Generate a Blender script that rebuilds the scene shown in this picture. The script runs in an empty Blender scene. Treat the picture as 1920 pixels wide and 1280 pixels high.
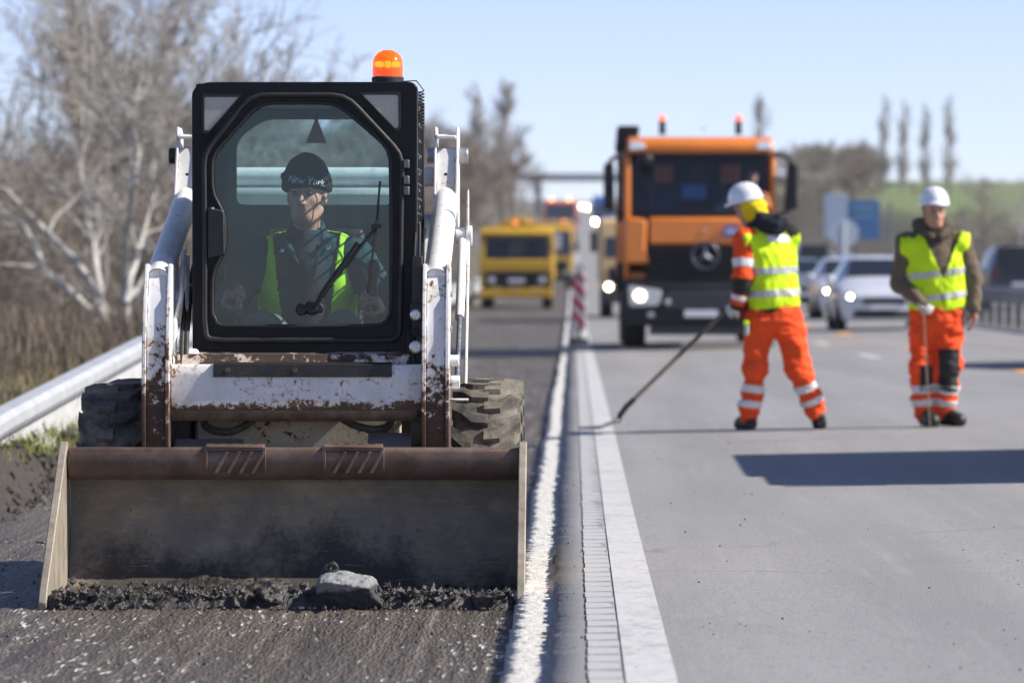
import bpy, bmesh, math, random
import numpy as np
from mathutils import Vector, Matrix, noise as mnoise
random.seed(7)
RNG = np.random.default_rng(7)
SC = bpy.context.scene
COL = SC.collection
R = math.radians
pi = math.pi
# ------------------------------------------------------------------ camera, sky, sun, exposure
FPX = 8500.0            # focal length in pixels of a 1920 wide picture
CAMH = 1.15
cam_d = bpy.data.cameras.new('camera')
cam = bpy.data.objects.new('camera', cam_d)
COL.objects.link(cam)
cam.location = (0, 0, CAMH)
cam.rotation_euler = (pi / 2 - math.atan(100 / FPX), 0, math.atan(116 / FPX))
cam_d.sensor_width = 36.0
cam_d.lens = FPX / 1920 * 36
cam_d.clip_start = 0.5
cam_d.clip_end = 9000
cam_d.dof.use_dof = True
cam_d.dof.focus_distance = 18.3
cam_d.dof.aperture_fstop = 3.8
cam_d.dof.aperture_blades = 9
SC.camera = cam
SUN_EL, SUN_AZ = 39.0, 5.0      # azimuth: degrees from +x towards the camera
ce, se = math.cos(R(SUN_EL)), math.sin(R(SUN_EL))
sun_dir = Vector((ce * math.cos(R(SUN_AZ)), -ce * math.sin(R(SUN_AZ)), se))   # towards the sun
W = bpy.data.worlds.new('World')
SC.world = W
W.use_nodes = True
wn = W.node_tree.nodes
bg = wn.get('Background') or wn.new('ShaderNodeBackground')
sky = wn.new('ShaderNodeTexSky')
sky.sky_type = 'NISHITA'
sky.sun_disc = False
sky.sun_elevation = R(SUN_EL)
sky.sun_rotation = math.atan2(sun_dir.x, sun_dir.y)
sky.altitude = 150
sky.air_density = .55
sky.dust_density = .12
sky.ozone_density = 0.0
tint = wn.new('ShaderNodeMix')
tint.data_type = 'RGBA'
tint.blend_type = 'MULTIPLY'
tint.inputs[0].default_value = 1.0
tint.inputs[7].default_value = (1.05, .975, 1.12, 1)
W.node_tree.links.new(sky.outputs[0], tint.inputs[6])
W.node_tree.links.new(tint.outputs[2], bg.inputs[0])
bg.inputs[1].default_value = 0.104
sun_l = bpy.data.lights.new('sun', 'SUN')
sun_l.energy = 5.0
sun_l.angle = R(0.55)
sun_l.color = (1.0, 0.94, 0.85)
sun_o = bpy.data.objects.new('sun', sun_l)
COL.objects.link(sun_o)
sun_o.location = (30, 0, 40)
sun_o.rotation_euler = sun_dir.to_track_quat('Z', 'Y').to_euler()
vs = SC.view_settings
SC.display_settings.display_device = 'sRGB'
vs.view_transform = 'Standard'
vs.look = 'None'
vs.gamma = 1.0
vs.exposure = 0.63
vs.use_curve_mapping = False
SC.render.engine = 'CYCLES'
SC.cycles.use_denoising = True
SC.cycles.max_bounces = 8
SC.cycles.transparent_max_bounces = 16
SC.cycles.volume_max_steps = 64
# ------------------------------------------------------------------ materials
MATS = {}
def newmat(name):
    m = bpy.data.materials.new(name)
    m.use_nodes = True
    MATS[name] = m
    nt = m.node_tree
    b = nt.nodes.get('Principled BSDF')
    return m, nt, b
def N(nt, t, **kw):
    n = nt.nodes.new(t)
    for k, v in kw.items():
        if k.startswith('i_'):
            n.inputs[k[2:].replace('_', ' ')].default_value = v
        else:
            setattr(n, k, v)
    return n
def ramp(nt, fac, stops):
    n = nt.nodes.new('ShaderNodeValToRGB')
    el = n.color_ramp.elements
    while len(el) < len(stops):
        el.new(0.5)
    for e, (p, c) in zip(el, stops):
        e.position = p
        e.color = (c[0], c[1], c[2], 1) if not isinstance(c, (int, float)) else (c, c, c, 1)
    nt.links.new(fac, n.inputs[0])
    return n.outputs[0]
def mixc(nt, fac, a, b):
    n = nt.nodes.new('ShaderNodeMix')
    n.data_type = 'RGBA'
    if isinstance(fac, (int, float)): n.inputs[0].default_value = fac
    else: nt.links.new(fac, n.inputs[0])
    for s, i in ((a, 6), (b, 7)):
        if isinstance(s, tuple): n.inputs[i].default_value = (*s[:3], 1)
        else: nt.links.new(s, n.inputs[i])
    return n.outputs[2]
def mth(nt, op, a, b=None, clamp=False):
    n = nt.nodes.new('ShaderNodeMath')
    n.operation = op
    n.use_clamp = clamp
    for s, i in ((a, 0), (b, 1)):
        if s is None: continue
        if isinstance(s, (int, float)): n.inputs[i].default_value = s
        else: nt.links.new(s, n.inputs[i])
    return n.outputs[0]
def coords(nt, scale=(1, 1, 1)):
    tc = nt.nodes.new('ShaderNodeTexCoord')
    mp = nt.nodes.new('ShaderNodeMapping')
    mp.inputs['Scale'].default_value = scale
    nt.links.new(tc.outputs['Object'], mp.inputs[0])
    return mp.outputs[0]
def noisef(nt, vec, scale, detail=4, rough=.55, dist=0.0):
    n = nt.nodes.new('ShaderNodeTexNoise')
    n.inputs['Scale'].default_value = scale
    n.inputs['Detail'].default_value = detail
    n.inputs['Roughness'].default_value = rough
    n.inputs['Distortion'].default_value = dist
    nt.links.new(vec, n.inputs['Vector'])
    return n.outputs[0]
def voro(nt, vec, scale, feature='F1'):
    n = nt.nodes.new('ShaderNodeTexVoronoi')
    n.feature = feature
    n.inputs['Scale'].default_value = scale
    nt.links.new(vec, n.inputs['Vector'])
    return n
def bumpn(nt, h, b, strength=.5, dist=.01):
    n = nt.nodes.new('ShaderNodeBump')
    n.inputs['Strength'].default_value = strength
    n.inputs['Distance'].default_value = dist
    nt.links.new(h, n.inputs['Height'])
    nt.links.new(n.outputs[0], b.inputs['Normal'])
    return n
def M(name, col, rough=.55, metal=0.0, var=.18, scale=9.0, bump=0.0, bscale=60.0, emit=None, estr=0.0, spec=.5, coat=0.0, stretch=(1, 1, 1), dirt=0.0, dirtcol=(.12, .10, .075)):
    if name in MATS: return MATS[name]
    m, nt, b = newmat(name)
    v = coords(nt, stretch)
    n1 = noisef(nt, v, scale, 5, .6)
    d = tuple(max(0, c * (1 - var)) for c in col)
    l = tuple(min(1, c * (1 + var)) for c in col)
    c = ramp(nt, n1, [(.3, d), (.7, l)])
    if dirt > 0:
        n2 = noisef(nt, v, scale * .7 + 2.3, 8, .7, .3)
        f = ramp(nt, n2, [(.62 - dirt * .35, 0.0), (.72, min(1, .35 + dirt))])
        c = mixc(nt, f, c, dirtcol)
    nt.links.new(c, b.inputs['Base Color'])
    rr = ramp(nt, noisef(nt, v, scale * 2.1, 4), [(.25, max(.02, rough - .1)), (.75, min(1, rough + .12))])
    nt.links.new(rr, b.inputs['Roughness'])
    b.inputs['Metallic'].default_value = metal
    b.inputs['Specular IOR Level'].default_value = spec
    b.inputs['Coat Weight'].default_value = coat
    b.inputs['Coat Roughness'].default_value = .08
    if bump > 0: bumpn(nt, noisef(nt, v, bscale, 4, .6), b, bump, .01)
    if emit:
        b.inputs['Emission Color'].default_value = (*emit, 1)
        b.inputs['Emission Strength'].default_value = estr
    return m
def glass(name, tint, gloss=.1, rough=.02, haze=0.0, hazecol=(.5, .5, .5)):
    if name in MATS: return MATS[name]
    m = bpy.data.materials.new(name)
    m.use_nodes = True
    MATS[name] = m
    nt = m.node_tree
    for n in list(nt.nodes): nt.nodes.remove(n)
    out = nt.nodes.new('ShaderNodeOutputMaterial')
    tr = nt.nodes.new('ShaderNodeBsdfTransparent')
    tr.inputs[0].default_value = (*tint, 1)
    gl = nt.nodes.new('ShaderNodeBsdfGlossy')
    gl.inputs['Roughness'].default_value = rough
    fr = nt.nodes.new('ShaderNodeFresnel')
    fr.inputs[0].default_value = 1.45
    mx = nt.nodes.new('ShaderNodeMixShader')
    last = tr.outputs[0]
    if haze > 0:      # uneven diffuse veil over the pane
        df = nt.nodes.new('ShaderNodeBsdfDiffuse')
        df.inputs[0].default_value = (*hazecol, 1)
        v = coords(nt)
        f = ramp(nt, noisef(nt, v, 7, 7, .65, .4), [(.35, haze * .35), (.75, haze * 1.4)])
        m2 = nt.nodes.new('ShaderNodeMixShader')
        nt.links.new(f, m2.inputs[0])
        nt.links.new(last, m2.inputs[1])
        nt.links.new(df.outputs[0], m2.inputs[2])
        last = m2.outputs[0]
    g = mth(nt, 'MULTIPLY', fr.outputs[0], gloss * 10)
    nt.links.new(g, mx.inputs[0])
    nt.links.new(last, mx.inputs[1])
    nt.links.new(gl.outputs[0], mx.inputs[2])
    nt.links.new(mx.outputs[0], out.inputs[0])
    return m
# ------------------------------------------------------------------ objects
def put(o, parent=None):
    COL.objects.link(o)
    if parent is not None: o.parent = parent
    return o
def tag(o, label=None, cat=None, group=None, kind=None):
    if label: o['label'] = label
    if cat: o['category'] = cat
    if group: o['group'] = group
    if kind: o['kind'] = kind
    return o
def thing(name, label, cat, loc=(0, 0, 0), rz=0.0, group=None):
    o = bpy.data.objects.new(name, None)
    o.empty_display_size = .3
    COL.objects.link(o)
    o.location = loc
    o.rotation_euler = (0, 0, rz)
    return tag(o, label, cat, group)
def copy_tree(o, parent=None):
    c = o.copy()
    COL.objects.link(c)
    if parent is not None: c.parent = parent
    for ch in list(o.children): copy_tree(ch, c)
    return c
def np_mesh(name, V, F):
    """V (n,3) array, F (m,k) array of equal-sized faces"""
    me = bpy.data.meshes.new(name)
    V = np.asarray(V, dtype=np.float32)
    F = np.asarray(F, dtype=np.int32)
    k = F.shape[1]
    me.vertices.add(len(V))
    me.vertices.foreach_set('co', V.ravel())
    me.loops.add(F.size)
    me.loops.foreach_set('vertex_index', F.ravel())
    me.polygons.add(len(F))
    me.polygons.foreach_set('loop_start', np.arange(0, F.size, k, dtype=np.int32))
    me.update(calc_edges=True)
    me.validate()
    return me
class B:
    """collects shapes and links them as one mesh object"""
    def __init__(s): s.v = []; s.f = []
    def add(s, vs, fs):
        o = len(s.v)
        s.v += [tuple(p) for p in vs]
        s.f += [tuple(o + i for i in f) for f in fs]
        return s
    def box(s, c, d, rot=None):
        x, y, z = (k / 2 for k in d)
        vs = [Vector((i * x, j * y, k * z)) for i in (-1, 1) for j in (-1, 1) for k in (-1, 1)]
        if rot is not None: vs = [rot @ p for p in vs]
        c = Vector(c)
        return s.add([p + c for p in vs], [(0, 1, 3, 2), (4, 6, 7, 5), (0, 4, 5, 1), (2, 3, 7, 6), (0, 2, 6, 4), (1, 5, 7, 3)])
    def bx(s, x0, x1, y0, y1, z0, z1): return s.box(((x0 + x1) / 2, (y0 + y1) / 2, (z0 + z1) / 2), (x1 - x0, y1 - y0, z1 - z0))
    def prism(s, poly, axis, lo, hi):
        """poly in the other two axes in order (x: y,z / y: x,z / z: x,y)"""
        def p3(a, b, t): return {'x': (t, a, b), 'y': (a, t, b), 'z': (a, b, t)}[axis]
        n = len(poly)
        vs = [p3(a, b, lo) for a, b in poly] + [p3(a, b, hi) for a, b in poly]
        fs = [tuple(range(n)), tuple(range(2 * n - 1, n - 1, -1))]
        fs += [(i, i + n, (i + 1) % n + n, (i + 1) % n) for i in range(n)]
        return s.add(vs, fs)
    def ring(s, po, pi_, axis, lo, hi):
        def p3(a, b, t): return {'x': (t, a, b), 'y': (a, t, b), 'z': (a, b, t)}[axis]
        n = len(po)
        vs = [p3(a, b, t) for t in (lo, hi) for P in (po, pi_) for a, b in P]
        fs = []
        for i in range(n):
            j = (i + 1) % n
            fs += [(i, j, n + j, n + i), (2 * n + j, 2 * n + i, 3 * n + i, 3 * n + j), (j, i, 2 * n + i, 2 * n + j), (n + i, n + j, 3 * n + j, 3 * n + i)]
        return s.add(vs, fs)
    def cyl(s, p0, p1, r0, r1=None, n=14):
        return s.tube([p0, p1], [r0, r0 if r1 is None else r1], n)
    def tube(s, pts, r, n=10, closed=False):
        pts = [Vector(p) for p in pts]
        m = len(pts)
        rs = list(r) if isinstance(r, (list, tuple)) else [r] * m
        vs, fs = [], []
        up = None
        for i, p in enumerate(pts):
            if closed: t = pts[(i + 1) % m] - pts[i - 1]
            else: t = pts[min(i + 1, m - 1)] - pts[max(i - 1, 0)]
            t.normalize()
            if up is None:
                up = Vector((0, 0, 1)) if abs(t.z) < .9 else Vector((1, 0, 0))
            a = t.cross(up)
            if a.length < 1e-6: a = t.orthogonal()
            a.normalize()
            b = a.cross(t).normalized()
            up = b
            for k in range(n):
                w = 2 * pi * k / n
                vs.append(p + (a * math.cos(w) + b * math.sin(w)) * rs[i])
        for i in range(m if closed else m - 1):
            for k in range(n):
                k2 = (k + 1) % n
                i2 = (i + 1) % m
                fs.append((i * n + k, i * n + k2, i2 * n + k2, i2 * n + k))
        if not closed:
            fs.append(tuple(range(n - 1, -1, -1)))
            fs.append(tuple((m - 1) * n + k for k in range(n)))
        return s.add(vs, fs)
    def lathe(s, prof, o, axis, n=20, caps=True):
        """prof list of (t along axis, radius)"""
        ax = Vector(axis).normalized()
        a = ax.orthogonal().normalized()
        b = ax.cross(a)
        o = Vector(o)
        vs, fs = [], []
        for t, r in prof:
            for k in range(n):
                w = 2 * pi * k / n
                vs.append(o + ax * t + (a * math.cos(w) + b * math.sin(w)) * r)
        m = len(prof)
        for i in range(m - 1):
            for k in range(n):
                k2 = (k + 1) % n
                fs.append((i * n + k, i * n + k2, (i + 1) * n + k2, (i + 1) * n + k))
        if caps:
            fs.append(tuple(range(n - 1, -1, -1)))
            fs.append(tuple((m - 1) * n + k for k in range(n)))
        return s.add(vs, fs)
    def ball(s, c, r, n=12, sq=(1, 1, 1)):
        m = n // 2
        vs, fs = [], []
        for i in range(m + 1):
            th = pi * i / m
            for k in range(n):
                w = 2 * pi * k / n
                vs.append((c[0] + r * sq[0] * math.sin(th) * math.cos(w), c[1] + r * sq[1] * math.sin(th) * math.sin(w), c[2] + r * sq[2] * math.cos(th)))
        for i in range(m):
            for k in range(n):
                k2 = (k + 1) % n
                fs.append((i * n + k, (i + 1) * n + k, (i + 1) * n + k2, i * n + k2))
        return s.add(vs, fs)
    def mesh(s, name):
        me = bpy.data.meshes.new(name)
        me.from_pydata(s.v, [], s.f)
        bm = bmesh.new()
        bm.from_mesh(me)
        bmesh.ops.remove_doubles(bm, verts=bm.verts, dist=1e-5)
        bmesh.ops.recalc_face_normals(bm, faces=bm.faces)
        bm.to_mesh(me)
        bm.free()
        return me
    def build(s, name, mat, parent=None, bevel=0.0, smooth=35, seg=2):
        me = s.mesh(name)
        me.materials.append(mat)
        if smooth:
            for p in me.polygons: p.use_smooth = True
            me.set_sharp_from_angle(angle=R(smooth))
        o = put(bpy.data.objects.new(name, me), parent)
        if bevel > 0:
            md = o.modifiers.new('edge', 'BEVEL')
            md.width = bevel
            md.segments = seg
            md.limit_method = 'ANGLE'
            md.angle_limit = R(40)
            md.harden_normals = False
        return o
def link_mesh(name, me, mat, parent=None, smooth=True):
    if mat is not None:
        me.materials.clear()
        me.materials.append(mat)
    if smooth:
        for p in me.polygons: p.use_smooth = True
    return put(bpy.data.objects.new(name, me), parent)
def round_poly(pts, r, n=5):
    """rounds the corners of a closed polygon; r number or list"""
    out = []
    m = len(pts)
    for i in range(m):
        p = Vector(pts[i]); a = Vector(pts[i - 1]); b = Vector(pts[(i + 1) % m])
        rr = r[i] if isinstance(r, (list, tuple)) else r
        da = (a - p); db = (b - p)
        t = min(rr, da.length * .48, db.length * .48)
        if t < 1e-6:
            out.append(tuple(p)); continue
        pa = p + da.normalized() * t
        pb = p + db.normalized() * t
        for k in range(n + 1):
            u = k / n
            q = pa * (1 - u) ** 2 + p * 2 * u * (1 - u) + pb * u * u
            out.append(tuple(q))
    return out
def ray_poly(poly, c, n=120, extra=()):
    """points where rays from c leave the polygon, for making rings"""
    angs = sorted([2 * pi * k / n for k in range(n)] + list(extra))
    out = []
    for a in angs:
        dx, dy = math.cos(a), math.sin(a)
        best = None
        for i in range(len(poly)):
            x0, y0 = poly[i][0] - c[0], poly[i][1] - c[1]
            x1, y1 = poly[(i + 1) % len(poly)][0] - c[0], poly[(i + 1) % len(poly)][1] - c[1]
            ex, ey = x1 - x0, y1 - y0
            den = dx * ey - dy * ex
            if abs(den) < 1e-12: continue
            t = (x0 * ey - y0 * ex) / den
            u = (x0 * dy - y0 * dx) / den
            if t > 0 and -1e-9 <= u <= 1 + 1e-9 and (best is None or t > best): best = t
        out.append((c[0] + dx * best, c[1] + dy * best))
    return out
def offset_ring(poly, c, d):
    out = []
    for x, y in poly:
        v = Vector((x - c[0], y - c[1]))
        v = v * ((v.length + d) / v.length)
        out.append((c[0] + v.x, c[1] + v.y))
    return out
def text_mesh(txt, size, ext=.002):
    cu = bpy.data.curves.new('lettering', 'FONT')
    cu.body = txt
    cu.size = size
    cu.extrude = ext
    cu.align_x = 'CENTER'
    cu.align_y = 'CENTER'
    o = bpy.data.objects.new('lettering', cu)
    COL.objects.link(o)
    dg = bpy.context.evaluated_depsgraph_get()
    me = bpy.data.meshes.new_from_object(o.evaluated_get(dg))
    bpy.data.objects.remove(o)
    bpy.data.curves.remove(cu)
    return me
# ------------------------------------------------------------------ soft bodies: distance fields turned into one continuous mesh
class SDF:
    def __init__(s, lo, hi, h):
        s.lo = np.array(lo, dtype=np.float64); s.h = h
        s.n = np.ceil((np.array(hi) - s.lo) / h).astype(int) + 1
        s.d = np.full(tuple(s.n), .3, dtype=np.float32)
    def blk(s, lo, hi):
        a = np.maximum(((np.array(lo) - s.lo) / s.h).astype(int), 0)
        b = np.minimum(((np.array(hi) - s.lo) / s.h).astype(int) + 2, s.n)
        b = np.maximum(b, a + 1)
        sl = tuple(slice(a[i], b[i]) for i in range(3))
        ax = [(s.lo[i] + s.h * np.arange(a[i], b[i])).astype(np.float32) for i in range(3)]
        return sl, np.stack(np.meshgrid(*ax, indexing='ij'), -1)
    def _mix(s, sl, q, k, op):
        d = s.d[sl]
        if op == 'sub': q = -q
        if op == 'add':
            hh = np.maximum(k - np.abs(d - q), 0) / k
            s.d[sl] = np.minimum(d, q) - hh * hh * k * .25
        else:
            hh = np.maximum(k - np.abs(d - q), 0) / k
            s.d[sl] = np.maximum(d, q) + hh * hh * k * .25
    def cone(s, a, b, ra, rb, k=.02, op='add', sq=None):
        """round cone from a to b; sq=(axis vector, factor) flattens it along that axis"""
        a = np.array(a, dtype=np.float32); b = np.array(b, dtype=np.float32)
        m = max(ra, rb) * 1.5 + k + 3 * s.h
        sl, P = s.blk(np.minimum(a, b) - m, np.maximum(a, b) + m)
        ab = b - a
        L = float((ab * ab).sum()) + 1e-9
        t = np.clip(((P - a) @ ab) / L, 0, 1)
        v = P - a - t[..., None] * ab
        if sq is not None:
            ax = np.array(sq[0], dtype=np.float32); ax /= np.linalg.norm(ax)
            c = v @ ax
            v = v + c[..., None] * ax * (1 / sq[1] - 1)
        q = np.sqrt((v * v).sum(-1)) - (ra + (rb - ra) * t)
        s._mix(sl, q, k, op)
        return s
    def ell(s, c, r, k=.02, op='add', rot=None):
        c = np.array(c, dtype=np.float32); r = np.array(r, dtype=np.float32)
        m = float(r.max()) + k + 3 * s.h
        sl, P = s.blk(c - m, c + m)
        v = P - c
        if rot is not None: v = v @ np.array(rot, dtype=np.float32)
        k0 = np.sqrt(((v / r) ** 2).sum(-1)) + 1e-6
        k1 = np.sqrt(((v / (r * r)) ** 2).sum(-1)) + 1e-6
        q = k0 * (k0 - 1) / k1
        s._mix(sl, q.astype(np.float32), k, op)
        return s
    def plane(s, p, n, op='cut', k=.004):
        """removes what lies on the side n points to"""
        n = np.array(n, dtype=np.float32); n /= np.linalg.norm(n)
        sl, P = s.blk(s.lo, s.lo + s.h * s.n)
        q = (P - np.array(p, dtype=np.float32)) @ n
        s._mix(sl, q, k, 'int')
        return s
    def mesh(s, name='body'):
        d = s.d
        ins = d < 0
        n = s.n
        c = [ins[i:n[0] - 1 + i, j:n[1] - 1 + j, k:n[2] - 1 + k] for i in (0, 1) for j in (0, 1) for k in (0, 1)]
        cnt = sum(x.astype(np.int8) for x in c)
        act = (cnt > 0) & (cnt < 8)
        idx = np.full(act.shape, -1, dtype=np.int64)
        ijk = np.argwhere(act)
        idx[act] = np.arange(len(ijk))
        acc = np.zeros((len(ijk), 3)); w = np.zeros(len(ijk))
        corners = [(i, j, k) for i in (0, 1) for j in (0, 1) for k in (0, 1)]
        val = {q: d[ijk[:, 0] + q[0], ijk[:, 1] + q[1], ijk[:, 2] + q[2]] for q in corners}
        for q in corners:
            for ax in range(3):
                if q[ax] == 0:
                    q2 = tuple(1 if a == ax else q[a] for a in range(3))
                    A, Bv = val[q], val[q2]
                    m = (A < 0) != (Bv < 0)
                    t = np.where(m, A / np.where(m, A - Bv, 1), 0)
                    p = np.zeros((len(ijk), 3)) + np.array(q)
                    p[:, ax] += t
                    acc += p * m[:, None]
                    w += m
        V = (ijk + acc / w[:, None]) * s.h + s.lo
        F = []
        for ax in range(3):
            u, v = (ax + 1) % 3, (ax + 2) % 3
            sl0 = [slice(1, n[a] - 1) for a in range(3)]; sl1 = list(sl0)
            sl0[ax] = slice(0, n[ax] - 1); sl1[ax] = slice(1, n[ax])
            a, b = ins[tuple(sl0)], ins[tuple(sl1)]
            e = np.argwhere(a != b)
            fl = a[tuple(e.T)]
            base = e.copy(); base[:, u] += 1; base[:, v] += 1
            def cell(du, dv):
                q = base.copy(); q[:, u] -= du; q[:, v] -= dv
                return idx[tuple(q.T)]
            Q = np.stack([cell(1, 1), cell(0, 1), cell(0, 0), cell(1, 0)], -1)
            Q[~fl] = Q[~fl][:, ::-1]
            F.append(Q)
        F = np.concatenate(F)
        F = F[(F >= 0).all(1)]
        me = np_mesh(name, V, F)
        for p in me.polygons: p.use_smooth = True
        return me
def ripple(me, amp, freq, stretch=(1, 1, 1), seed=0.0, octv=3):
    """cloth folds / lumps: moves each vertex along its normal"""
    me.update()
    off = Vector((seed * 7.3, seed * 3.1, seed * 5.7))
    S = Vector(stretch)
    cos = []
    for v in me.vertices:
        p = Vector((v.co.x * S.x, v.co.y * S.y, v.co.z * S.z)) * freq + off
        d = mnoise.fractal(p, 1.0, 2.0, octv)
        cos.append(v.co + v.normal * d * amp)
    for v, c in zip(me.vertices, cos): v.co = c
    me.update()
def slab_copy(me, p0, n0, p1, n1, off=.003, name='band', test=None):
    """the piece of a mesh between two planes, lifted off it by OFF"""
    bm = bmesh.new()
    bm.from_mesh(me)
    for p, n in ((p0, n0), (p1, n1)):
        g = list(bm.verts) + list(bm.edges) + list(bm.faces)
        bmesh.ops.bisect_plane(bm, geom=g, plane_co=p, plane_no=n, clear_outer=True)
    if test is not None:
        bad = [f for f in bm.faces if not test(f.calc_center_median())]
        bmesh.ops.delete(bm, geom=bad, context='FACES')
    bm.normal_update()
    for v in bm.verts: v.co += v.normal * off
    m2 = bpy.data.meshes.new(name)
    bm.to_mesh(m2)
    bm.free()
    for p in m2.polygons: p.use_smooth = True
    return m2
# ------------------------------------------------------------------ ground shape: near flat, rising gently far away
_PD = np.array([-60, 0, 12, 20, 33.5, 50, 71, 90, 120, 149, 200, 250, 350, 500, 700, 1000, 2000, 4500], float)
_PZ = np.array([0, 0, 0, .005, .07, .11, .155, .21, .36, .58, 1.1, 1.9, 4.0, 7.4, 11.9, 18.4, 40, 91], float)
_h = np.diff(_PD); _dl = np.diff(_PZ) / _h
_m = np.zeros(len(_PD)); _m[0] = _dl[0]; _m[-1] = _dl[-1]
for _i in range(1, len(_PD) - 1):
    if _dl[_i - 1] * _dl[_i] > 0:
        _w1 = 2 * _h[_i] + _h[_i - 1]; _w2 = _h[_i] + 2 * _h[_i - 1]
        _m[_i] = (_w1 + _w2) / (_w1 / _dl[_i - 1] + _w2 / _dl[_i])
def prof(d):
    d = np.clip(np.asarray(d, float), _PD[0], _PD[-1])
    i = np.clip(np.searchsorted(_PD, d, side='right') - 1, 0, len(_h) - 1)
    t = (d - _PD[i]) / _h[i]
    r = ((1 + 2 * t) * (1 - t) ** 2 * _PZ[i] + t * (1 - t) ** 2 * _h[i] * _m[i] + t * t * (3 - 2 * t) * _PZ[i + 1] + t * t * (t - 1) * _h[i] * _m[i + 1])
    return r
def gz(x, d): return prof(d) + .02 * np.clip(x, 0, 8.3)
def at(px, py, d):
    """the place at distance d along the road seen at a point of the photograph (used to measure)"""
    return ((px - 1076) * d / FPX, d, CAMH - (py - 540) * d / FPX)
TR = -.0956                                   # depth of the milled lane
def sm(a, b, x):
    t = np.clip((np.asarray(x, float) - a) / (b - a), 0, 1)
    return t * t * (3 - 2 * t)
def terr(x, d):
    x = np.asarray(x, float); d = np.asarray(d, float)
    base = prof(d) - .28
    left = sm(-3.2, -3.75, x) * (.46 + .00045 * np.clip(d, 0, 600))
    right = sm(18.5, 27, x) * (1.5 + .0054 * np.clip(d, 0, 900)) * sm(60, 150, d)
    roll = .25 * np.sin(x * .21 + d * .05) * np.sin(d * .037 + 1.3) * (sm(-5, -12, x) + sm(26, 40, x))
    return base + left + right + roll
def grid_mesh(name, X, D, Z, mat, smooth=True):
    """X, D, Z arrays (rows along d, columns along x)"""
    nr, nc = X.shape
    V = np.stack([X, D, Z], -1).reshape(-1, 3)
    i = np.arange(nr * nc).reshape(nr, nc)
    F = np.stack([i[:-1, :-1], i[:-1, 1:], i[1:, 1:], i[1:, :-1]], -1).reshape(-1, 4)
    me = np_mesh(name, V, F)
    return link_mesh(name, me, mat, None, smooth)
def fbm2(x, y, seed, octv=4, freq=1.0):
    """cheap value noise on arrays"""
    out = np.zeros_like(np.asarray(x, float)); amp = .5
    for o in range(octv):
        fx, fy = x * freq, y * freq
        ix, iy = np.floor(fx).astype(np.int64), np.floor(fy).astype(np.int64)
        tx, ty = fx - ix, fy - iy
        tx = tx * tx * (3 - 2 * tx); ty = ty * ty * (3 - 2 * ty)
        def hsh(a, b):
            n = (a * 374761393 + b * 668265263 + (seed + o) * 974634777) & 0xffffffff
            n = ((n ^ (n >> 13)) * 1274126177) & 0xffffffff
            return ((n ^ (n >> 16)) & 0xffff) / 65535.0
        v = (hsh(ix, iy) * (1 - tx) + hsh(ix + 1, iy) * tx) * (1 - ty) + (hsh(ix, iy + 1) * (1 - tx) + hsh(ix + 1, iy + 1) * tx) * ty
        out += (v - .5) * 2 * amp
        amp *= .5; freq *= 2.07
    return out
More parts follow.
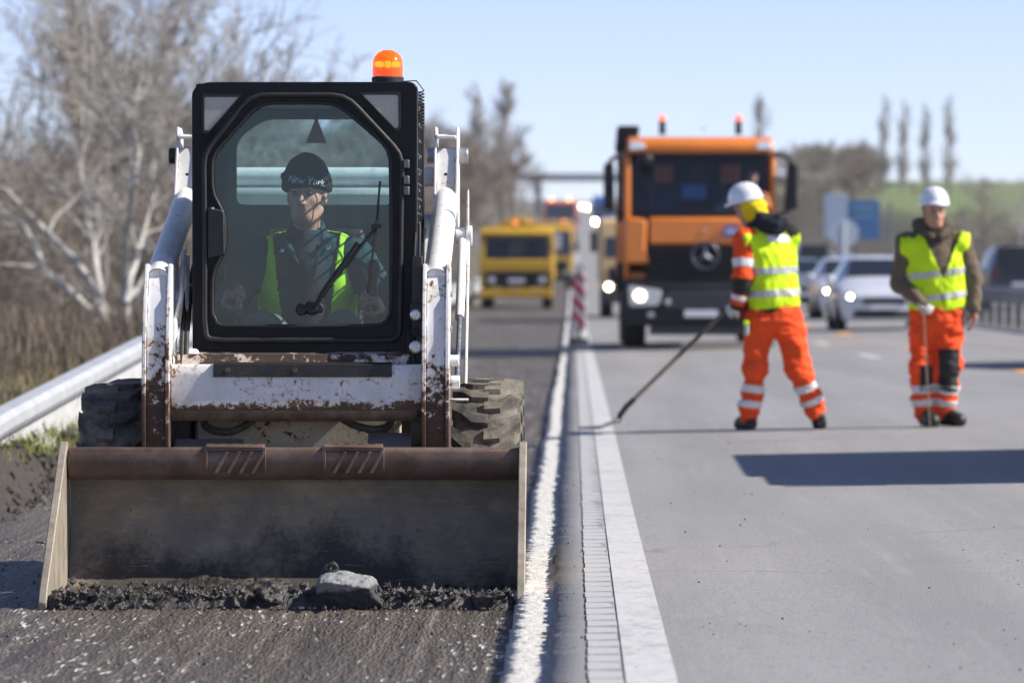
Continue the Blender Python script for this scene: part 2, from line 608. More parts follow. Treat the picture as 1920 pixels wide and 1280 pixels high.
# ------------------------------------------------------------------ ground materials
def mat_asphalt(name, base, warm=0.0):
    m, nt, b = newmat(name)
    v = coords(nt)
    vs_ = coords(nt, (1, .06, 1))
    big = noisef(nt, v, .35, 4, .6)
    trk = noisef(nt, vs_, 1.6, 3, .5)                       # wear running along the lane
    fine = noisef(nt, coords(nt, (1, .4, 1)), 62, 5, .8)
    cell = voro(nt, coords(nt, (1, .4, 1)), 130)
    g = lambda k: (base * k * (1 + warm), base * k, base * k * (1 - warm))
    c = ramp(nt, fine, [(.30, g(.45)), (.5, g(1.0)), (.68, g(1.45))])
    c = mixc(nt, ramp(nt, cell.outputs['Color'], [(.1, 0.0), (.95, .55)]), c, g(1.4))
    c = mixc(nt, ramp(nt, voro(nt, coords(nt, (1, .4, 1)), 61).outputs['Color'], [(.74, 0.0), (.9, .5)]), c, g(.5))
    dk = ramp(nt, voro(nt, v, 23).outputs['Distance'], [(.03, .65), (.09, 0.0)])
    c = mixc(nt, mth(nt, 'MULTIPLY', dk, ramp(nt, noisef(nt, v, 3.1, 3), [(.52, 0.0), (.66, 1.0)])), c, g(.35))
    c2 = ramp(nt, big, [(.3, g(.86)), (.7, g(1.12))])
    c = mixc(nt, .38, c, c2)
    c = mixc(nt, ramp(nt, trk, [(.35, 0.0), (.62, .6)]), c, g(.76))
    scuff = noisef(nt, coords(nt, (9, .35, 1)), 1.0, 6, .7)
    c = mixc(nt, ramp(nt, scuff, [(.54, 0.0), (.70, .38)]), c, g(1.28))
    stn = noisef(nt, coords(nt, (1, .45, 1)), 1.7, 5, .62, .6)
    c = mixc(nt, ramp(nt, stn, [(.56, 0.0), (.70, .28)]), c, g(.68))
    wv = nt.nodes.new('ShaderNodeVectorMath'); wv.operation = 'ADD'
    nz = nt.nodes.new('ShaderNodeTexNoise'); nz.inputs['Scale'].default_value = 2.2; nz.inputs['Detail'].default_value = 5
    nt.links.new(v, nz.inputs['Vector'])
    sc_ = nt.nodes.new('ShaderNodeVectorMath'); sc_.operation = 'SCALE'; sc_.inputs['Scale'].default_value = .5
    nt.links.new(nz.outputs['Color'], sc_.inputs[0]); nt.links.new(v, wv.inputs[0]); nt.links.new(sc_.outputs[0], wv.inputs[1])
    ck = voro(nt, wv.outputs[0], .16, 'DISTANCE_TO_EDGE')
    cm = mth(nt, 'MULTIPLY', ramp(nt, ck.outputs['Distance'], [(.0010, .4), (.0030, 0.0)]), ramp(nt, noisef(nt, v, .5, 2), [(.42, 0.0), (.55, 1.0)]))
    c = mixc(nt, cm, c, g(.22))
    nt.links.new(c, b.inputs['Base Color'])
    nt.links.new(ramp(nt, fine, [(.3, .62), (.7, .85)]), b.inputs['Roughness'])
    h = mth(nt, 'ADD', fine, mth(nt, 'MULTIPLY', cell.outputs['Distance'], .8))
    bumpn(nt, h, b, .4, .004)
    return m
def mat_milled():
    m, nt, b = newmat('milled_asphalt')
    v = coords(nt)
    vd = coords(nt, (34, 3.2, 34))
    teeth = noisef(nt, vd, 1.0, 4, .65, 0)                 # marks of the milling drum
    fine = noisef(nt, coords(nt, (1, .35, 1)), 75, 4, .7)
    big = noisef(nt, coords(nt, (1, .3, 1)), 1.5, 5, .65)
    cell = voro(nt, coords(nt, (75, 11, 75)), 1.0)
    c = ramp(nt, fine, [(.28, (.036, .029, .022)), (.5, (.080, .066, .050)), (.78, (.16, .136, .106))])
    c = mixc(nt, ramp(nt, big, [(.35, 0.0), (.7, .6)]), c, (.105, .086, .064))
    st = mth(nt, 'MULTIPLY', ramp(nt, cell.outputs['Color'], [(.76, 0.0), (.82, 1.0)]), ramp(nt, mth(nt, 'ADD', mth(nt, 'MULTIPLY', teeth, .55), mth(nt, 'MULTIPLY', big, .45)), [(.50, 0.0), (.60, 1.0)]))
    lng = noisef(nt, coords(nt, (16, .35, 1)), 1.0, 5, .65, .3)
    c = mixc(nt, ramp(nt, lng, [(.36, .62), (.5, 0.0)]), c, (.032, .027, .022))
    c = mixc(nt, ramp(nt, lng, [(.54, 0.0), (.68, .5)]), c, (.23, .20, .16))
    c = mixc(nt, mth(nt, 'MULTIPLY', st, .9), c, (.74, .72, .68))          # cut stone in the binder, with white glints put into the colour
    nt.links.new(c, b.inputs['Base Color'])
    nt.links.new(ramp(nt, fine, [(.3, .42), (.7, .75)]), b.inputs['Roughness'])
    h = mth(nt, 'ADD', mth(nt, 'MULTIPLY', teeth, 1.2), mth(nt, 'ADD', fine, cell.outputs['Distance']))
    bumpn(nt, h, b, .9, .012)
    return m
def mat_terrain():
    m, nt, b = newmat('dry_ground')
    v = coords(nt)
    a = noisef(nt, v, .5, 6, .65)
    bb = noisef(nt, v, 5.0, 5, .7)
    c = ramp(nt, a, [(.3, (.075, .062, .042)), (.5, (.12, .10, .066)), (.7, (.10, .10, .05))])
    c = mixc(nt, ramp(nt, bb, [(.3, 0.0), (.8, .6)]), c, (.16, .135, .09))
    sep = nt.nodes.new('ShaderNodeSeparateXYZ')
    nt.links.new(v, sep.inputs[0])
    fx = mth(nt, 'MULTIPLY', mth(nt, 'SUBTRACT', sep.outputs[0], 23.0), .25, True)
    wob = mth(nt, 'MULTIPLY', noisef(nt, v, .02, 3), 60.0)
    fy = mth(nt, 'MULTIPLY', mth(nt, 'SUBTRACT', mth(nt, 'ADD', sep.outputs[1], wob), 260.0), .03, True)
    c = mixc(nt, mth(nt, 'MULTIPLY', fx, fy), c, ramp(nt, a, [(.3, (.105, .145, .045)), (.7, (.15, .19, .065))]))      # the field of winter wheat
    nt.links.new(c, b.inputs['Base Color'])
    b.inputs['Roughness'].default_value = .95
    bumpn(nt, bb, b, .6, .05)
    return m
asph = mat_asphalt('asphalt', .246, .02)
asph2 = mat_asphalt('asphalt_far', .24, .02)
milled = mat_milled()
# ------------------------------------------------------------------ terrain
xs = np.unique(np.concatenate([np.linspace(-700, -60, 14), np.linspace(-60, -5, 34), np.linspace(-5, -2.6, 13), np.linspace(-2.6, 18, 8), np.linspace(18, 30, 16), np.linspace(30, 90, 22), np.linspace(90, 800, 14)]))
ds = np.unique(np.concatenate([np.linspace(-40, 200, 90), np.linspace(200, 700, 70), np.linspace(700, 1700, 30)]))
XX, DD = np.meshgrid(xs, ds)
tag(grid_mesh('terrain', XX, DD, terr(XX, DD), mat_terrain()), kind='structure')
# ------------------------------------------------------------------ the carriageway with its milled edge
dn = np.concatenate([np.arange(-15, 11, 1.0), np.arange(11, 26, .018), np.arange(26, 48, .04), np.arange(48, 150, .8), np.arange(150, 1000, 10), np.arange(1000, 1701, 50)])
wander = .005 * np.sin(dn * .9) + .006 * np.sin(dn * .37 + 1)
j1 = RNG.normal(0, .0085, len(dn)); j1 += .012 * (RNG.random(len(dn)) > .86) * RNG.random(len(dn))
j2 = RNG.normal(0, .011, len(dn))
near = (dn < 60)
e1 = -.066 + wander * .6 + j1 * near
e2 = -.212 + wander + j2 * near
cols = [-.004, 0, .03, .08, .16, .3, .7, 1.2, 2, 3, 4.2, 6, 8.35]
X = np.stack([e1 + c if c <= 0 else np.full(len(dn), c) for c in cols], 1)
D = np.repeat(dn[:, None], len(cols), 1)
Z = gz(X, D)
Z[:, 0] -= .052
tag(grid_mesh('road', X, D, Z, asph, False), kind='structure')
lm, nt, b_ = newmat('fresh_cut_ledge')
v = coords(nt)
f_ = noisef(nt, v, 48, 4, .75)
nt.links.new(ramp(nt, f_, [(.28, (.30, .29, .27)), (.5, (.56, .55, .52)), (.7, (.74, .73, .70))]), b_.inputs['Base Color'])
b_.inputs['Roughness'].default_value = .9
bumpn(nt, f_, b_, .8, .01)
cols = [0, .006, .03, .055, .08, .105, .13, .16]
X = np.stack([e2 + c for c in cols], 1)
D = np.repeat(dn[:, None], len(cols), 1)
Z = prof(D) - .037 + RNG.normal(0, .0028, X.shape) * near[:, None]
Z[:, 0] = prof(dn) + TR - .02
tag(grid_mesh('milled_ledge', X, D, Z, lm, False), kind='structure')
# the milled lane the loader drives in
def trench_grid(name, d0, d1, step, xstep):
    dd = np.arange(d0, d1 + step * .5, step)
    xx = np.arange(-3.35, -.16, xstep)
    X, D = np.meshgrid(xx, dd)
    Z = prof(D) + TR - .013 * np.exp(-((X + 1.075 + .01 * np.sin(D * 1.3)) / .012) ** 2) - .010 * np.exp(-((X + .985 + .012 * np.sin(D * 1.1 + 1)) / .010) ** 2) + .009 * fbm2(X, D * .45, 3, 4, 9.0) + .006 * fbm2(X, D * .12, 41, 3, 14.0) + .006 * fbm2(X, D, 5, 3, 1.3) + .0022 * np.sin(X * 210 + 2 * fbm2(X, D, 8, 2, 2.0)) * (fbm2(X, D * .3, 11, 3, 3.0) > -.1)
    X = X + RNG.normal(0, xstep * .12, X.shape)
    return tag(grid_mesh(name, X, D, Z, milled), kind='structure')
trench_grid('milled_lane', 9.0, 22.0, .025, .022)
trench_grid('milled_lane', 22.0, 60.0, .2, .12)
dd = np.concatenate([np.arange(60, 200, 2.0), np.arange(200, 900, 20)])
X, D = np.meshgrid(np.array([-3.35, -2.4, -1.2, -.16]), dd)
tag(grid_mesh('milled_lane', X, D, prof(D) + TR, milled), kind='structure')
# soil bank beside the milled lane
soilm = M('dark_soil', (.032, .025, .019), .82, var=.75, scale=26, bump=1.0, bscale=38, dirt=.35, dirtcol=(.068, .055, .042))
dd = np.arange(18, 60, .07)
tt = np.linspace(0, 1, 22)
T, D = np.meshgrid(tt, dd)
X = -2.98 - T * 1.25 + .10 * np.sin(D * .8) * (1 - T)
Z = prof(D) + TR - .03 + .40 * sm(.04, .52, T) - .02 * T + (.09 * fbm2(X * 1.3, D, 21, 4, 2.6) + .06 * fbm2(X, D, 33, 4, 9.0)) * sm(.0, .3, T)
tag(grid_mesh('soil_bank', X, D, Z, soilm), kind='structure')
def bank_z(x, d):
    T = np.clip((-2.98 - x) / 1.25, 0, 1)
    return prof(d) + TR - .03 + .40 * sm(.04, .52, T) - .02 * T
cr = B()
rk0 = random.Random(19)
for i in range(1500):
    d = 20 + 16 * rk0.random(); x = -2.95 - .62 * rk0.random()
    r = .008 + .035 * rk0.random() ** 3
    z = float(bank_z(x, d)) + r * .3 + .02
    a = rk0.random() * 6; k = [rk0.uniform(.6, 1.3) for _ in range(8)]
    P6 = [(x + r * k[j] * math.cos(a + j * 1.57), d + r * k[j] * math.sin(a + j * 1.57), z + r * (k[j] - 1) * .5) for j in range(4)] + [(x, d, z + r * k[4]), (x, d, z - r * k[5])]
    cr.add(P6, [(0, 1, 4), (1, 2, 4), (2, 3, 4), (3, 0, 4), (1, 0, 5), (2, 1, 5), (3, 2, 5), (0, 3, 5)])
tag(cr.build('soil_lumps', soilm, None, 0, 0), kind='stuff')
# crumbs of asphalt left on the milled lane
cr = B()
rr_ = random.Random(3)
for i in range(3000):
    d = 11.5 + 10 * rr_.random() ** 1.3
    x = -3.0 + 2.8 * rr_.random()
    r = .003 + .010 * rr_.random() ** 4
    z = float(prof(d)) + TR + r * .4
    a = rr_.random() * 6
    ps = [(x + r * math.cos(a + k * 2.1) * rr_.uniform(.7, 1.2), d + r * math.sin(a + k * 2.1) * rr_.uniform(.7, 1.2), z - r * .5) for k in range(3)]
    cr.add(ps + [(x + rr_.uniform(-.3, .3) * r, d + rr_.uniform(-.3, .3) * r, z + r * rr_.uniform(.5, 1.0))], [(0, 1, 3), (1, 2, 3), (2, 0, 3), (0, 2, 1)])
gritm = M('grit', (.10, .092, .082), .6, var=.7, scale=30)
tag(cr.build('loose_grit', gritm, None, 0, 0), kind='stuff')
cr = B()
for i in range(420):
    d = 12 + 26 * rr_.random() ** 1.6
    x = -.04 + (2.6 * rr_.random() ** 2.2)
    r = .002 + .006 * rr_.random() ** 3
    z = float(gz(x, d)) + r * .4
    a = rr_.random() * 6
    ps = [(x + r * math.cos(a + k * 2.1), d + r * math.sin(a + k * 2.1), z - r * .5) for k in range(3)]
    cr.add(ps + [(x, d, z + r * .8)], [(0, 1, 3), (1, 2, 3), (2, 0, 3), (0, 2, 1)])
tag(cr.build('loose_grit', M('dark_grit', (.05, .048, .045), .7, var=.5, scale=30), None, 0, 0), kind='stuff')
# ------------------------------------------------------------------ painted markings
def worn_paint(name, col, base, hold):
    m, nt, b = newmat(name)
    v = coords(nt)
    n1 = noisef(nt, v, 26, 6, .72)
    n2 = noisef(nt, v, 3.0, 3, .6)
    f = ramp(nt, mth(nt, 'ADD', mth(nt, 'MULTIPLY', n1, .75), mth(nt, 'MULTIPLY', n2, .25)), [(hold - .05, 1.0), (hold + .10, .12)])
    c = mixc(nt, f, tuple(k * .8 for k in base), col)
    c = mixc(nt, ramp(nt, noisef(nt, v, 85, 3, .7), [(.3, .28), (.7, 0.0)]), c, tuple(k * .55 for k in base))
    f2 = mth(nt, 'SUBTRACT', 1.0, f)
    c2 = mixc(nt, f, base, col)
    c = mixc(nt, .75, c2, c)
    nt.links.new(c, b.inputs['Base Color'])
    b.inputs['Roughness'].default_value = .7
    bumpn(nt, n1, b, .3, .004)
    return m
wp = worn_paint('worn_white_paint', (.54, .54, .53), (.30, .30, .295), .535)
wp2 = worn_paint('thin_grey_paint', (.42, .422, .42), (.30, .30, .30), .60)
wp3 = worn_paint('groove_shade_grey', (.30, .30, .295), (.17, .17, .165), .50)  # gaps between the bars darker: groove shade put into the colour
yp = worn_paint('orange_yellow_paint', (.80, .38, .03), (.4, .3, .15), .66)
def strip(name, x0, x1, d0, d1, mat, lift=.004):
    n = max(2, int((d1 - d0) / 2) + 2)
    dd = np.linspace(d0, d1, n)
    X, D = np.meshgrid(np.array([x0, x1]), dd)
    return tag(grid_mesh(name, X, D, gz(X, D) + lift, mat), kind='structure')
strip('edge_line', .152, .302, 5, 600, wp)
rum = strip('rumble_strip', .0465, .1415, 5, 90, wp3, .004)
bme = None
for i in range(250):
    d = 11.0 + i * .29
    if bme is None:
        q = B()
        q.prism([(0, 0), (.02, .0026), (.23, .0026), (.25, 0)], 'x', -.0505, .0505)
        bar = q.build('rumble_bar', wp2, rum, 0, 0)
        bme = bar
    else:
        bar = bme.copy(); COL.objects.link(bar)
    bar.location = (.094 + rr_.uniform(-.003, .003), d + rr_.uniform(-.012, .012), float(gz(.094, d)) + .003)
    bar.scale = (1, rr_.uniform(.93, 1.05), rr_.uniform(.75, 1.1))
strip('edge_line', 7.62, 7.80, 20, 600, wp)
for d in (30, 42.0, 54.0, 66.0, 78, 90, 102, 114, 126, 140, 160, 180, 200, 230, 260, 300):
    strip('lane_dash', 3.98, 4.12, d + 6.2, d + 10.2, wp)
for d in (47.5, 64.6, 82.5, 96, 110, 124, 140):
    strip('temporary_lane_dash', 4.95, 5.12, d, d + 4.0, yp, .005)
# median and the far carriageway
def cstrip(name, pts, d0, d1, mat, step=4):
    dd = np.arange(d0, d1, step)
    X = np.repeat(np.array([p[0] for p in pts])[None], len(dd), 0)
    D = np.repeat(dd[:, None], len(pts), 1)
    Z = prof(D) + np.array([p[1] for p in pts])[None]
    return tag(grid_mesh(name, X, D, Z, mat, False), kind='structure')
cstrip('median', [(8.352, .155), (8.5, .13), (10.0, .13), (10.35, .15)], 10, 900, M('gravel', (.19, .175, .15), .9, var=.35, scale=3, bump=.6, bscale=40))
cstrip('road', [(10.351, .16), (14, .19), (18.6, .12), (18.7, -.3)], 10, 900, asph2)
# ------------------------------------------------------------------ guardrails
galv = M('galvanised_steel', (.50, .51, .52), .48, .35, var=.10, scale=3, bump=.08, dirt=.22, dirtcol=(.30, .27, .22))
galvd = M('shaded_steel', (.17, .18, .20), .5, .5, var=.14, scale=3)  # darker than galv: the rail's shaded side put into the base colour
def rail_beam(path, prof2, up_ok=True):
    """sweeps a cross-section (sideways, up) along a path that runs mostly along d"""
    n = len(prof2)
    vs, fs = [], []
    for x, d, z in path:
        for a, h in prof2: vs.append((x + a, d, z + h))
    for i in range(len(path) - 1):
        for k in range(n):
            k2 = (k + 1) % n
            fs.append((i * n + k, i * n + k2, (i + 1) * n + k2, (i + 1) * n + k))
    fs.append(tuple(range(n))); fs.append(tuple((len(path) - 1) * n + k for k in range(n - 1, -1, -1)))
    return vs, fs
WB = [(0, .0), (.05, .02), (.085, .055), (.085, .10), (.02, .145), (.02, .175), (.085, .22), (.085, .265), (.05, .30), (0, .32), (-.006, .315), (.04, .29), (.072, .26), (.072, .225), (.008, .18), (.008, .14), (.072, .095), (.072, .06), (.04, .03), (-.006, .005)]
gl_ = thing('guardrail', 'pale galvanised guardrail sloping down to the grass beside the digger', 'guardrail', (0, 0, 0))
RX = -3.42
def rl_top(d): return float(np.interp(d, [20, 26.9, 36.0, 40], [.06, .42, .76, .80]) + (prof(d) if d > 40 else 0))
path = [(RX, d, rl_top(d) - .15) for d in (22, 24, 26.9, 30, 33, 36, 38, 40)] + [(RX, d, rl_top(d) - .15) for d in list(range(44, 120, 4)) + list(range(120, 600, 20))]
BX = [(0, 0), (.055, .012), (.08, .05), (.08, .11), (.05, .145), (-.05, .15), (-.06, .14), (.03, .13), (.06, .10), (.06, .06), (.04, .03), (-.006, .01)]
vs_, fs_ = rail_beam(path, BX)
B().add(vs_, fs_).build('rail_beam', galv, gl_, 0, 30)
path2 = [(RX - .03, d, rl_top(d) - .15 - .36) for d in (24.5, 26.9, 30, 33, 36, 38, 40)] + [(RX - .03, d, rl_top(d) - .15 - .36) for d in list(range(44, 120, 4)) + list(range(120, 600, 20))]
vs_, fs_ = rail_beam(path2, [(0, 0), (.03, .02), (.045, .10), (.035, .24), (.0, .356), (-.02, .356), (.02, .24), (.03, .10), (.015, .03), (-.015, .01)])
B().add(vs_, fs_).build('lower_beam', M('pale_steel', (.46, .46, .44), .55, .2, var=.12, scale=4, dirt=.2, dirtcol=(.3, .28, .22)), gl_, 0, 30)
pm = None
for i in range(60):
    d = 27.5 + i * 2.6
    q = B().bx(-.05, .05, -.04, .04, -.95, 0)
    o = q.build('post', galvd, gl_) if pm is None else pm.copy()
    if pm is None: pm = o
    else: COL.objects.link(o)
    o.location = (RX - .11, d, rl_top(d) - .06)
gr_ = thing('guardrail', 'dark median guardrail on close posts behind the two cars', 'guardrail', (0, 0, 0))
MX = 8.75
path = [(MX, d, float(prof(d)) + .62) for d in list(range(20, 200, 4)) + list(range(200, 620, 20))]
vs_, fs_ = rail_beam(path, [(-a, h) for a, h in WB][::-1])
B().add(vs_, fs_).build('rail_beam', galvd, gr_, 0, 30)
path = [(MX + .5, d, float(prof(d)) + .62) for d in list(range(20, 200, 4)) + list(range(200, 620, 20))]
vs_, fs_ = rail_beam(path, WB)
B().add(vs_, fs_).build('rail_beam', galvd, gr_, 0, 30)
pm = None
for i in range(100):
    d = 62 + i * 2.0
    q = B().bx(-.06, .06, -.035, .035, -.8, .16)
    o = q.build('post', galvd, gr_) if pm is None else pm.copy()
    if pm is None: pm = o
    else: COL.objects.link(o)
    o.location = (MX + .06, d, float(prof(d)) + .72)
# ------------------------------------------------------------------ bare trees
barkw = M('pale_bark', (.47, .455, .415), .85, var=.35, scale=5, stretch=(3, 3, 1), bump=.3, bscale=20)
barkg = M('grey_bark', (.19, .17, .15), .9, var=.3, scale=5, bump=.3, bscale=20)
twigg = M('grey_twig', (.37, .345, .315), .9, var=.2, scale=2)
twigb = M('brown_twig', (.235, .20, .162), .9, var=.22, scale=2)
def segs_mesh(segs, sides):
    """tapered pieces -> arrays"""
    V, F = [], []
    P0 = np.array([s[0] for s in segs]); P1 = np.array([s[1] for s in segs])
    r0 = np.array([s[2] for s in segs]); r1 = np.array([s[3] for s in segs])
    t = P1 - P0
    t /= np.linalg.norm(t, axis=1)[:, None] + 1e-9
    ref = np.where(np.abs(t[:, 2:3]) < .9, np.array([[0, 0, 1.0]]), np.array([[1.0, 0, 0]]))
    a = np.cross(t, ref); a /= np.linalg.norm(a, axis=1)[:, None] + 1e-9
    b = np.cross(a, t)
    for end, (P, r) in enumerate(((P0, r0), (P1, r1))):
        for k in range(sides):
            w = 2 * pi * k / sides
            V.append(P + (a * math.cos(w) + b * math.sin(w)) * r[:, None])
    n = len(segs)
    Vv = np.stack(V, 1).reshape(-1, 3)          # seg-major: 2*sides verts each
    base = (np.arange(n) * 2 * sides)[:, None]
    for k in range(sides):
        k2 = (k + 1) % sides
        F.append(np.concatenate([base + k, base + k2, base + sides + k2, base + sides + k], 1))
    return Vv, np.concatenate(F)
def sprout(rng, segs, p, d, L, r, lvl, cfg):
    """grows one branch and what hangs on it"""
    nseg = cfg['nseg'][lvl]
    p = np.array(p, float); d = np.array(d, float)
    for i in range(nseg):
        d = d + rng.normal(0, cfg['wob'][lvl], 3) + np.array([0, 0, cfg['up'][lvl]])
        d /= np.linalg.norm(d)
        q = p + d * L / nseg
        ra = r * (1 - .75 * i / nseg); rb = r * (1 - .75 * (i + 1) / nseg)
        segs.append((p, q, max(ra, cfg['rmin']), max(rb, cfg['rmin']), lvl))
        if lvl + 1 < len(cfg['nseg']) and i >= cfg['bare'][lvl] * nseg:
            for k in range(rng.poisson(cfg['kids'][lvl])):
                ang = rng.normal(cfg['ang'][lvl], .18)
                o = np.cross(d, rng.normal(0, 1, 3)); o /= np.linalg.norm(o) + 1e-9
                dd_ = d * math.cos(ang) + o * math.sin(ang)
                f = 1 - .55 * i / nseg if lvl == 0 else 1 - .3 * i / nseg
                sprout(rng, segs, p + (q - p) * rng.random(), dd_, L * cfg['len'][lvl] * f * rng.uniform(.65, 1.2), rb * cfg['rr'][lvl], lvl + 1, cfg)
        p = q
CF_POP = dict(nseg=(14, 6, 4, 3), wob=(.02, .06, .10, .15), up=(.05, .16, .12, .05), bare=(.04, .1, .1), kids=(5.4, 2.2, 1.6), ang=(.55, .5, .5), len=(.21, .42, .5), rr=(.35, .5, .5), rmin=.016)
CF_OPEN = dict(nseg=(7, 5, 4, 3), wob=(.10, .14, .18, .2), up=(.05, .05, .04, .03), bare=(.25, .15, .1), kids=(2.0, 2.0, 2.2), ang=(.7, .7, .65), len=(.62, .55, .5), rr=(.6, .55, .5), rmin=.007)
CF_SCR = dict(nseg=(5, 4, 3), wob=(.14, .18, .22), up=(.06, .06, .05), bare=(.1, .1), kids=(3.0, 3.0), ang=(.65, .65), len=(.6, .5), rr=(.55, .5), rmin=.010)
def tree_parts(segs, cut):
    tr = [s for s in segs if s[4] < cut]; cw = [s for s in segs if s[4] >= cut]
    return segs_mesh(tr, 7), segs_mesh(cw, 3)
TREE_ME = {}
def tree(name, label, loc, segs, cut, barkm, twigm, group=None, rz=0, key=None, sc=1.0):
    t = thing(name, label, 'tree', loc, rz, group)
    if key is None or key not in TREE_ME:
        (v1, f1), (v2, f2) = tree_parts(segs, cut)
        a = np_mesh('trunk', v1, f1); c = np_mesh('crown', v2, f2)
        a.materials.append(barkm); c.materials.append(twigm)
        for p in a.polygons: p.use_smooth = True
        if key: TREE_ME[key] = (a, c)
    else: a, c = TREE_ME[key]
    put(bpy.data.objects.new('trunk', a), t)
    put(bpy.data.objects.new('crown', c), t)
    w_ = 1.35 if name == 'poplar_tree' and key is None else 1.0
    t.scale = (sc * w_, sc * w_, sc)
    return t
# two pale barked trees behind the guardrail, stems placed as seen
def stem_tree(label, base_d, stems, seed, dz):
    rng = np.random.default_rng(seed)
    bx_, by_, bz_ = at(*stems[0][0][:2], base_d)
    gz0 = float(terr(bx_, base_d))
    segs = []
    for st, r0 in stems_with_r(stems):
        pts_ = []
        for i, (px, py) in enumerate(st):
            x, y, z = at(px, py, base_d + dz * rng.normal(0, 1) * min(1, i / 2))
            pts_.append(np.array([x - bx_, y - base_d, z - gz0]))
        if pts_[0][2] > .2 and st is stems[0]: pts_[0][2] = -.05
        m = len(pts_)
        for i in range(m - 1):
            nn = 3
            pr = pts_[max(i - 1, 0)]; nx = pts_[min(i + 2, m - 1)]
            last = pts_[i]
            for k in range(1, nn + 1):
                u = k / nn
                q = .5 * ((2 * pts_[i]) + (-pr + pts_[i + 1]) * u + (2 * pr - 5 * pts_[i] + 4 * pts_[i + 1] - nx) * u * u + (-pr + 3 * pts_[i] - 3 * pts_[i + 1] + nx) * u ** 3)
                q = q + rng.normal(0, .015, 3)
                f0 = (i + (k - 1) / nn) / m; f1 = (i + u) / m
                segs.append((last, q, r0 * (1 - .7 * f0), r0 * (1 - .7 * f1), 0))
                if i >= 1 and rng.random() < .8:
                    dd_ = (q - last); dd_ /= np.linalg.norm(dd_)
                    o = np.cross(dd_, rng.normal(0, 1, 3)); o /= np.linalg.norm(o)
                    cfg = dict(CF_OPEN); cfg['rmin'] = .0055
                    sprout(rng, segs, q, dd_ * .75 + o * .65, rng.uniform(.9, 2.2), r0 * .38 * (1 - .5 * f1), 1, cfg)
                last = q
        cfg = dict(CF_OPEN); cfg['rmin'] = .0055
        dd_ = last - pts_[-2]; dd_ /= np.linalg.norm(dd_)
        for k in range(3):
            sprout(rng, segs, last, dd_ + rng.normal(0, .3, 3), rng.uniform(1.6, 2.8), r0 * .3, 1, cfg)
    return tree('bare_tree', label, (bx_, base_d, gz0), segs, 2, barkw, twigg)
def stems_with_r(stems):
    for s in stems:
        yield s, (.060 if len(s) > 4 else .045)
stem_tree('pale barked bare tree with stems leaning out over the dry scrub', 60,
          [[(198, 650), (195, 605), (176, 497), (161, 376), (151, 302), (161, 235)], [(196, 640), (168, 585), (81, 504), (47, 430), (0, 397), (-40, 330)], [(196, 590), (161, 518), (87, 437), (34, 383), (0, 350)]], 5, .5)
stem_tree('pale forked bare tree rising behind the end of the guardrail', 57,
          [[(241, 655), (239, 632), (235, 571), (255, 484), (289, 356), (323, 296)], [(239, 600), (232, 524), (242, 403), (255, 316), (245, 220)], [(236, 560), (300, 470), (345, 400), (380, 300)]], 9, .5)
poptw = M('poplar_twig', (.46, .44, .42), .9, var=.15, scale=2)  # paler than the other twigs: distance haze put into the colour
rng = np.random.default_rng(12)
def pop(seed, h, r):
    s = []
    sprout(np.random.default_rng(seed), s, (0, 0, -.3), (0, 0, 1), h, r, 0, CF_POP)
    return s
def opn(seed, h, r, cfg=CF_OPEN):
    s = []
    sprout(np.random.default_rng(seed), s, (0, 0, -.2), (0, 0, 1), h, r, 0, cfg)
    return s
def ground_at(px, d): return ((px - 1076) * d / FPX, d, float(terr((px - 1076) * d / FPX, d)))
tree('poplar_tree', 'tall upright bare poplar towering over the scrub beside the road', ground_at(140, 150), pop(3, 14.5, .2), 1, barkw, M('pale_twig', (.42, .385, .335), .9, var=.15))
tree('poplar_tree', 'upright bare poplar seen between the digger arm and the yellow truck', ground_at(897, 380), pop(4, 12.6, .26), 1, barkg, poptw)
tree('poplar_tree', 'broader upright bare poplar standing just above the yellow truck', ground_at(946, 420), pop(5, 14.0, .3), 1, barkg, poptw)
tree('poplar_tree', 'bare upright poplar showing above the orange truck roof', ground_at(1421, 500), pop(6, 13.6, .3), 1, barkg, poptw)
P4 = pop(8, 10.2, .16)
for px, d, lab, s in ((1650, 500, 'first poplar of the row on the field edge, beside the hedge', 1.02), (1689, 515, 'second poplar of the row on the field edge', .98), (1733, 505, 'third poplar of the row, thin, above the standing worker', .92), (1779, 500, 'last poplar of the row on the field edge, fullest crown', 1.0)):
    tree('poplar_tree', lab, ground_at(px, d), P4, 1, barkg, poptw, 'poplars along the field', rz=px * 1.3, key='pop4', sc=s)
tree('bare_tree', 'pale slender bare tree on the bank at the right edge', ground_at(1896, 190), opn(21, 4.4, .09), 2, barkw, twigg)
tree('bare_tree', 'spreading bare tree on the bank above the dark car', ground_at(1858, 235), opn(22, 4.2, .1), 2, barkg, twigg)
O1 = opn(31, 6.4, .10, dict(CF_OPEN, up=(.06, .14, .12, .08), ang=(.5, .5, .5, .5), len=(.48, .5, .5), bare=(.2, .1, .1), rmin=.008))
for i, (px, d, s, lab) in enumerate(((20, 110, .95, 'tall bare tree in the wood at the left edge of the picture'), (330, 95, .95, 'grey bare tree with fine twigs close beside the digger cab'), (425, 150, 1.0, 'high bare tree whose twigs show over the digger roof'), (262, 130, 1.1, 'grey bare tree standing behind the pale forked tree'), (800, 230, 1.35, 'bare tree behind the raised end of the digger arm'))):
    tree('bare_tree', lab, ground_at(px, d), O1, 2, barkg, twigg, 'bare trees at the edge of the wood', rz=i * 1.7, key='open1', sc=s)
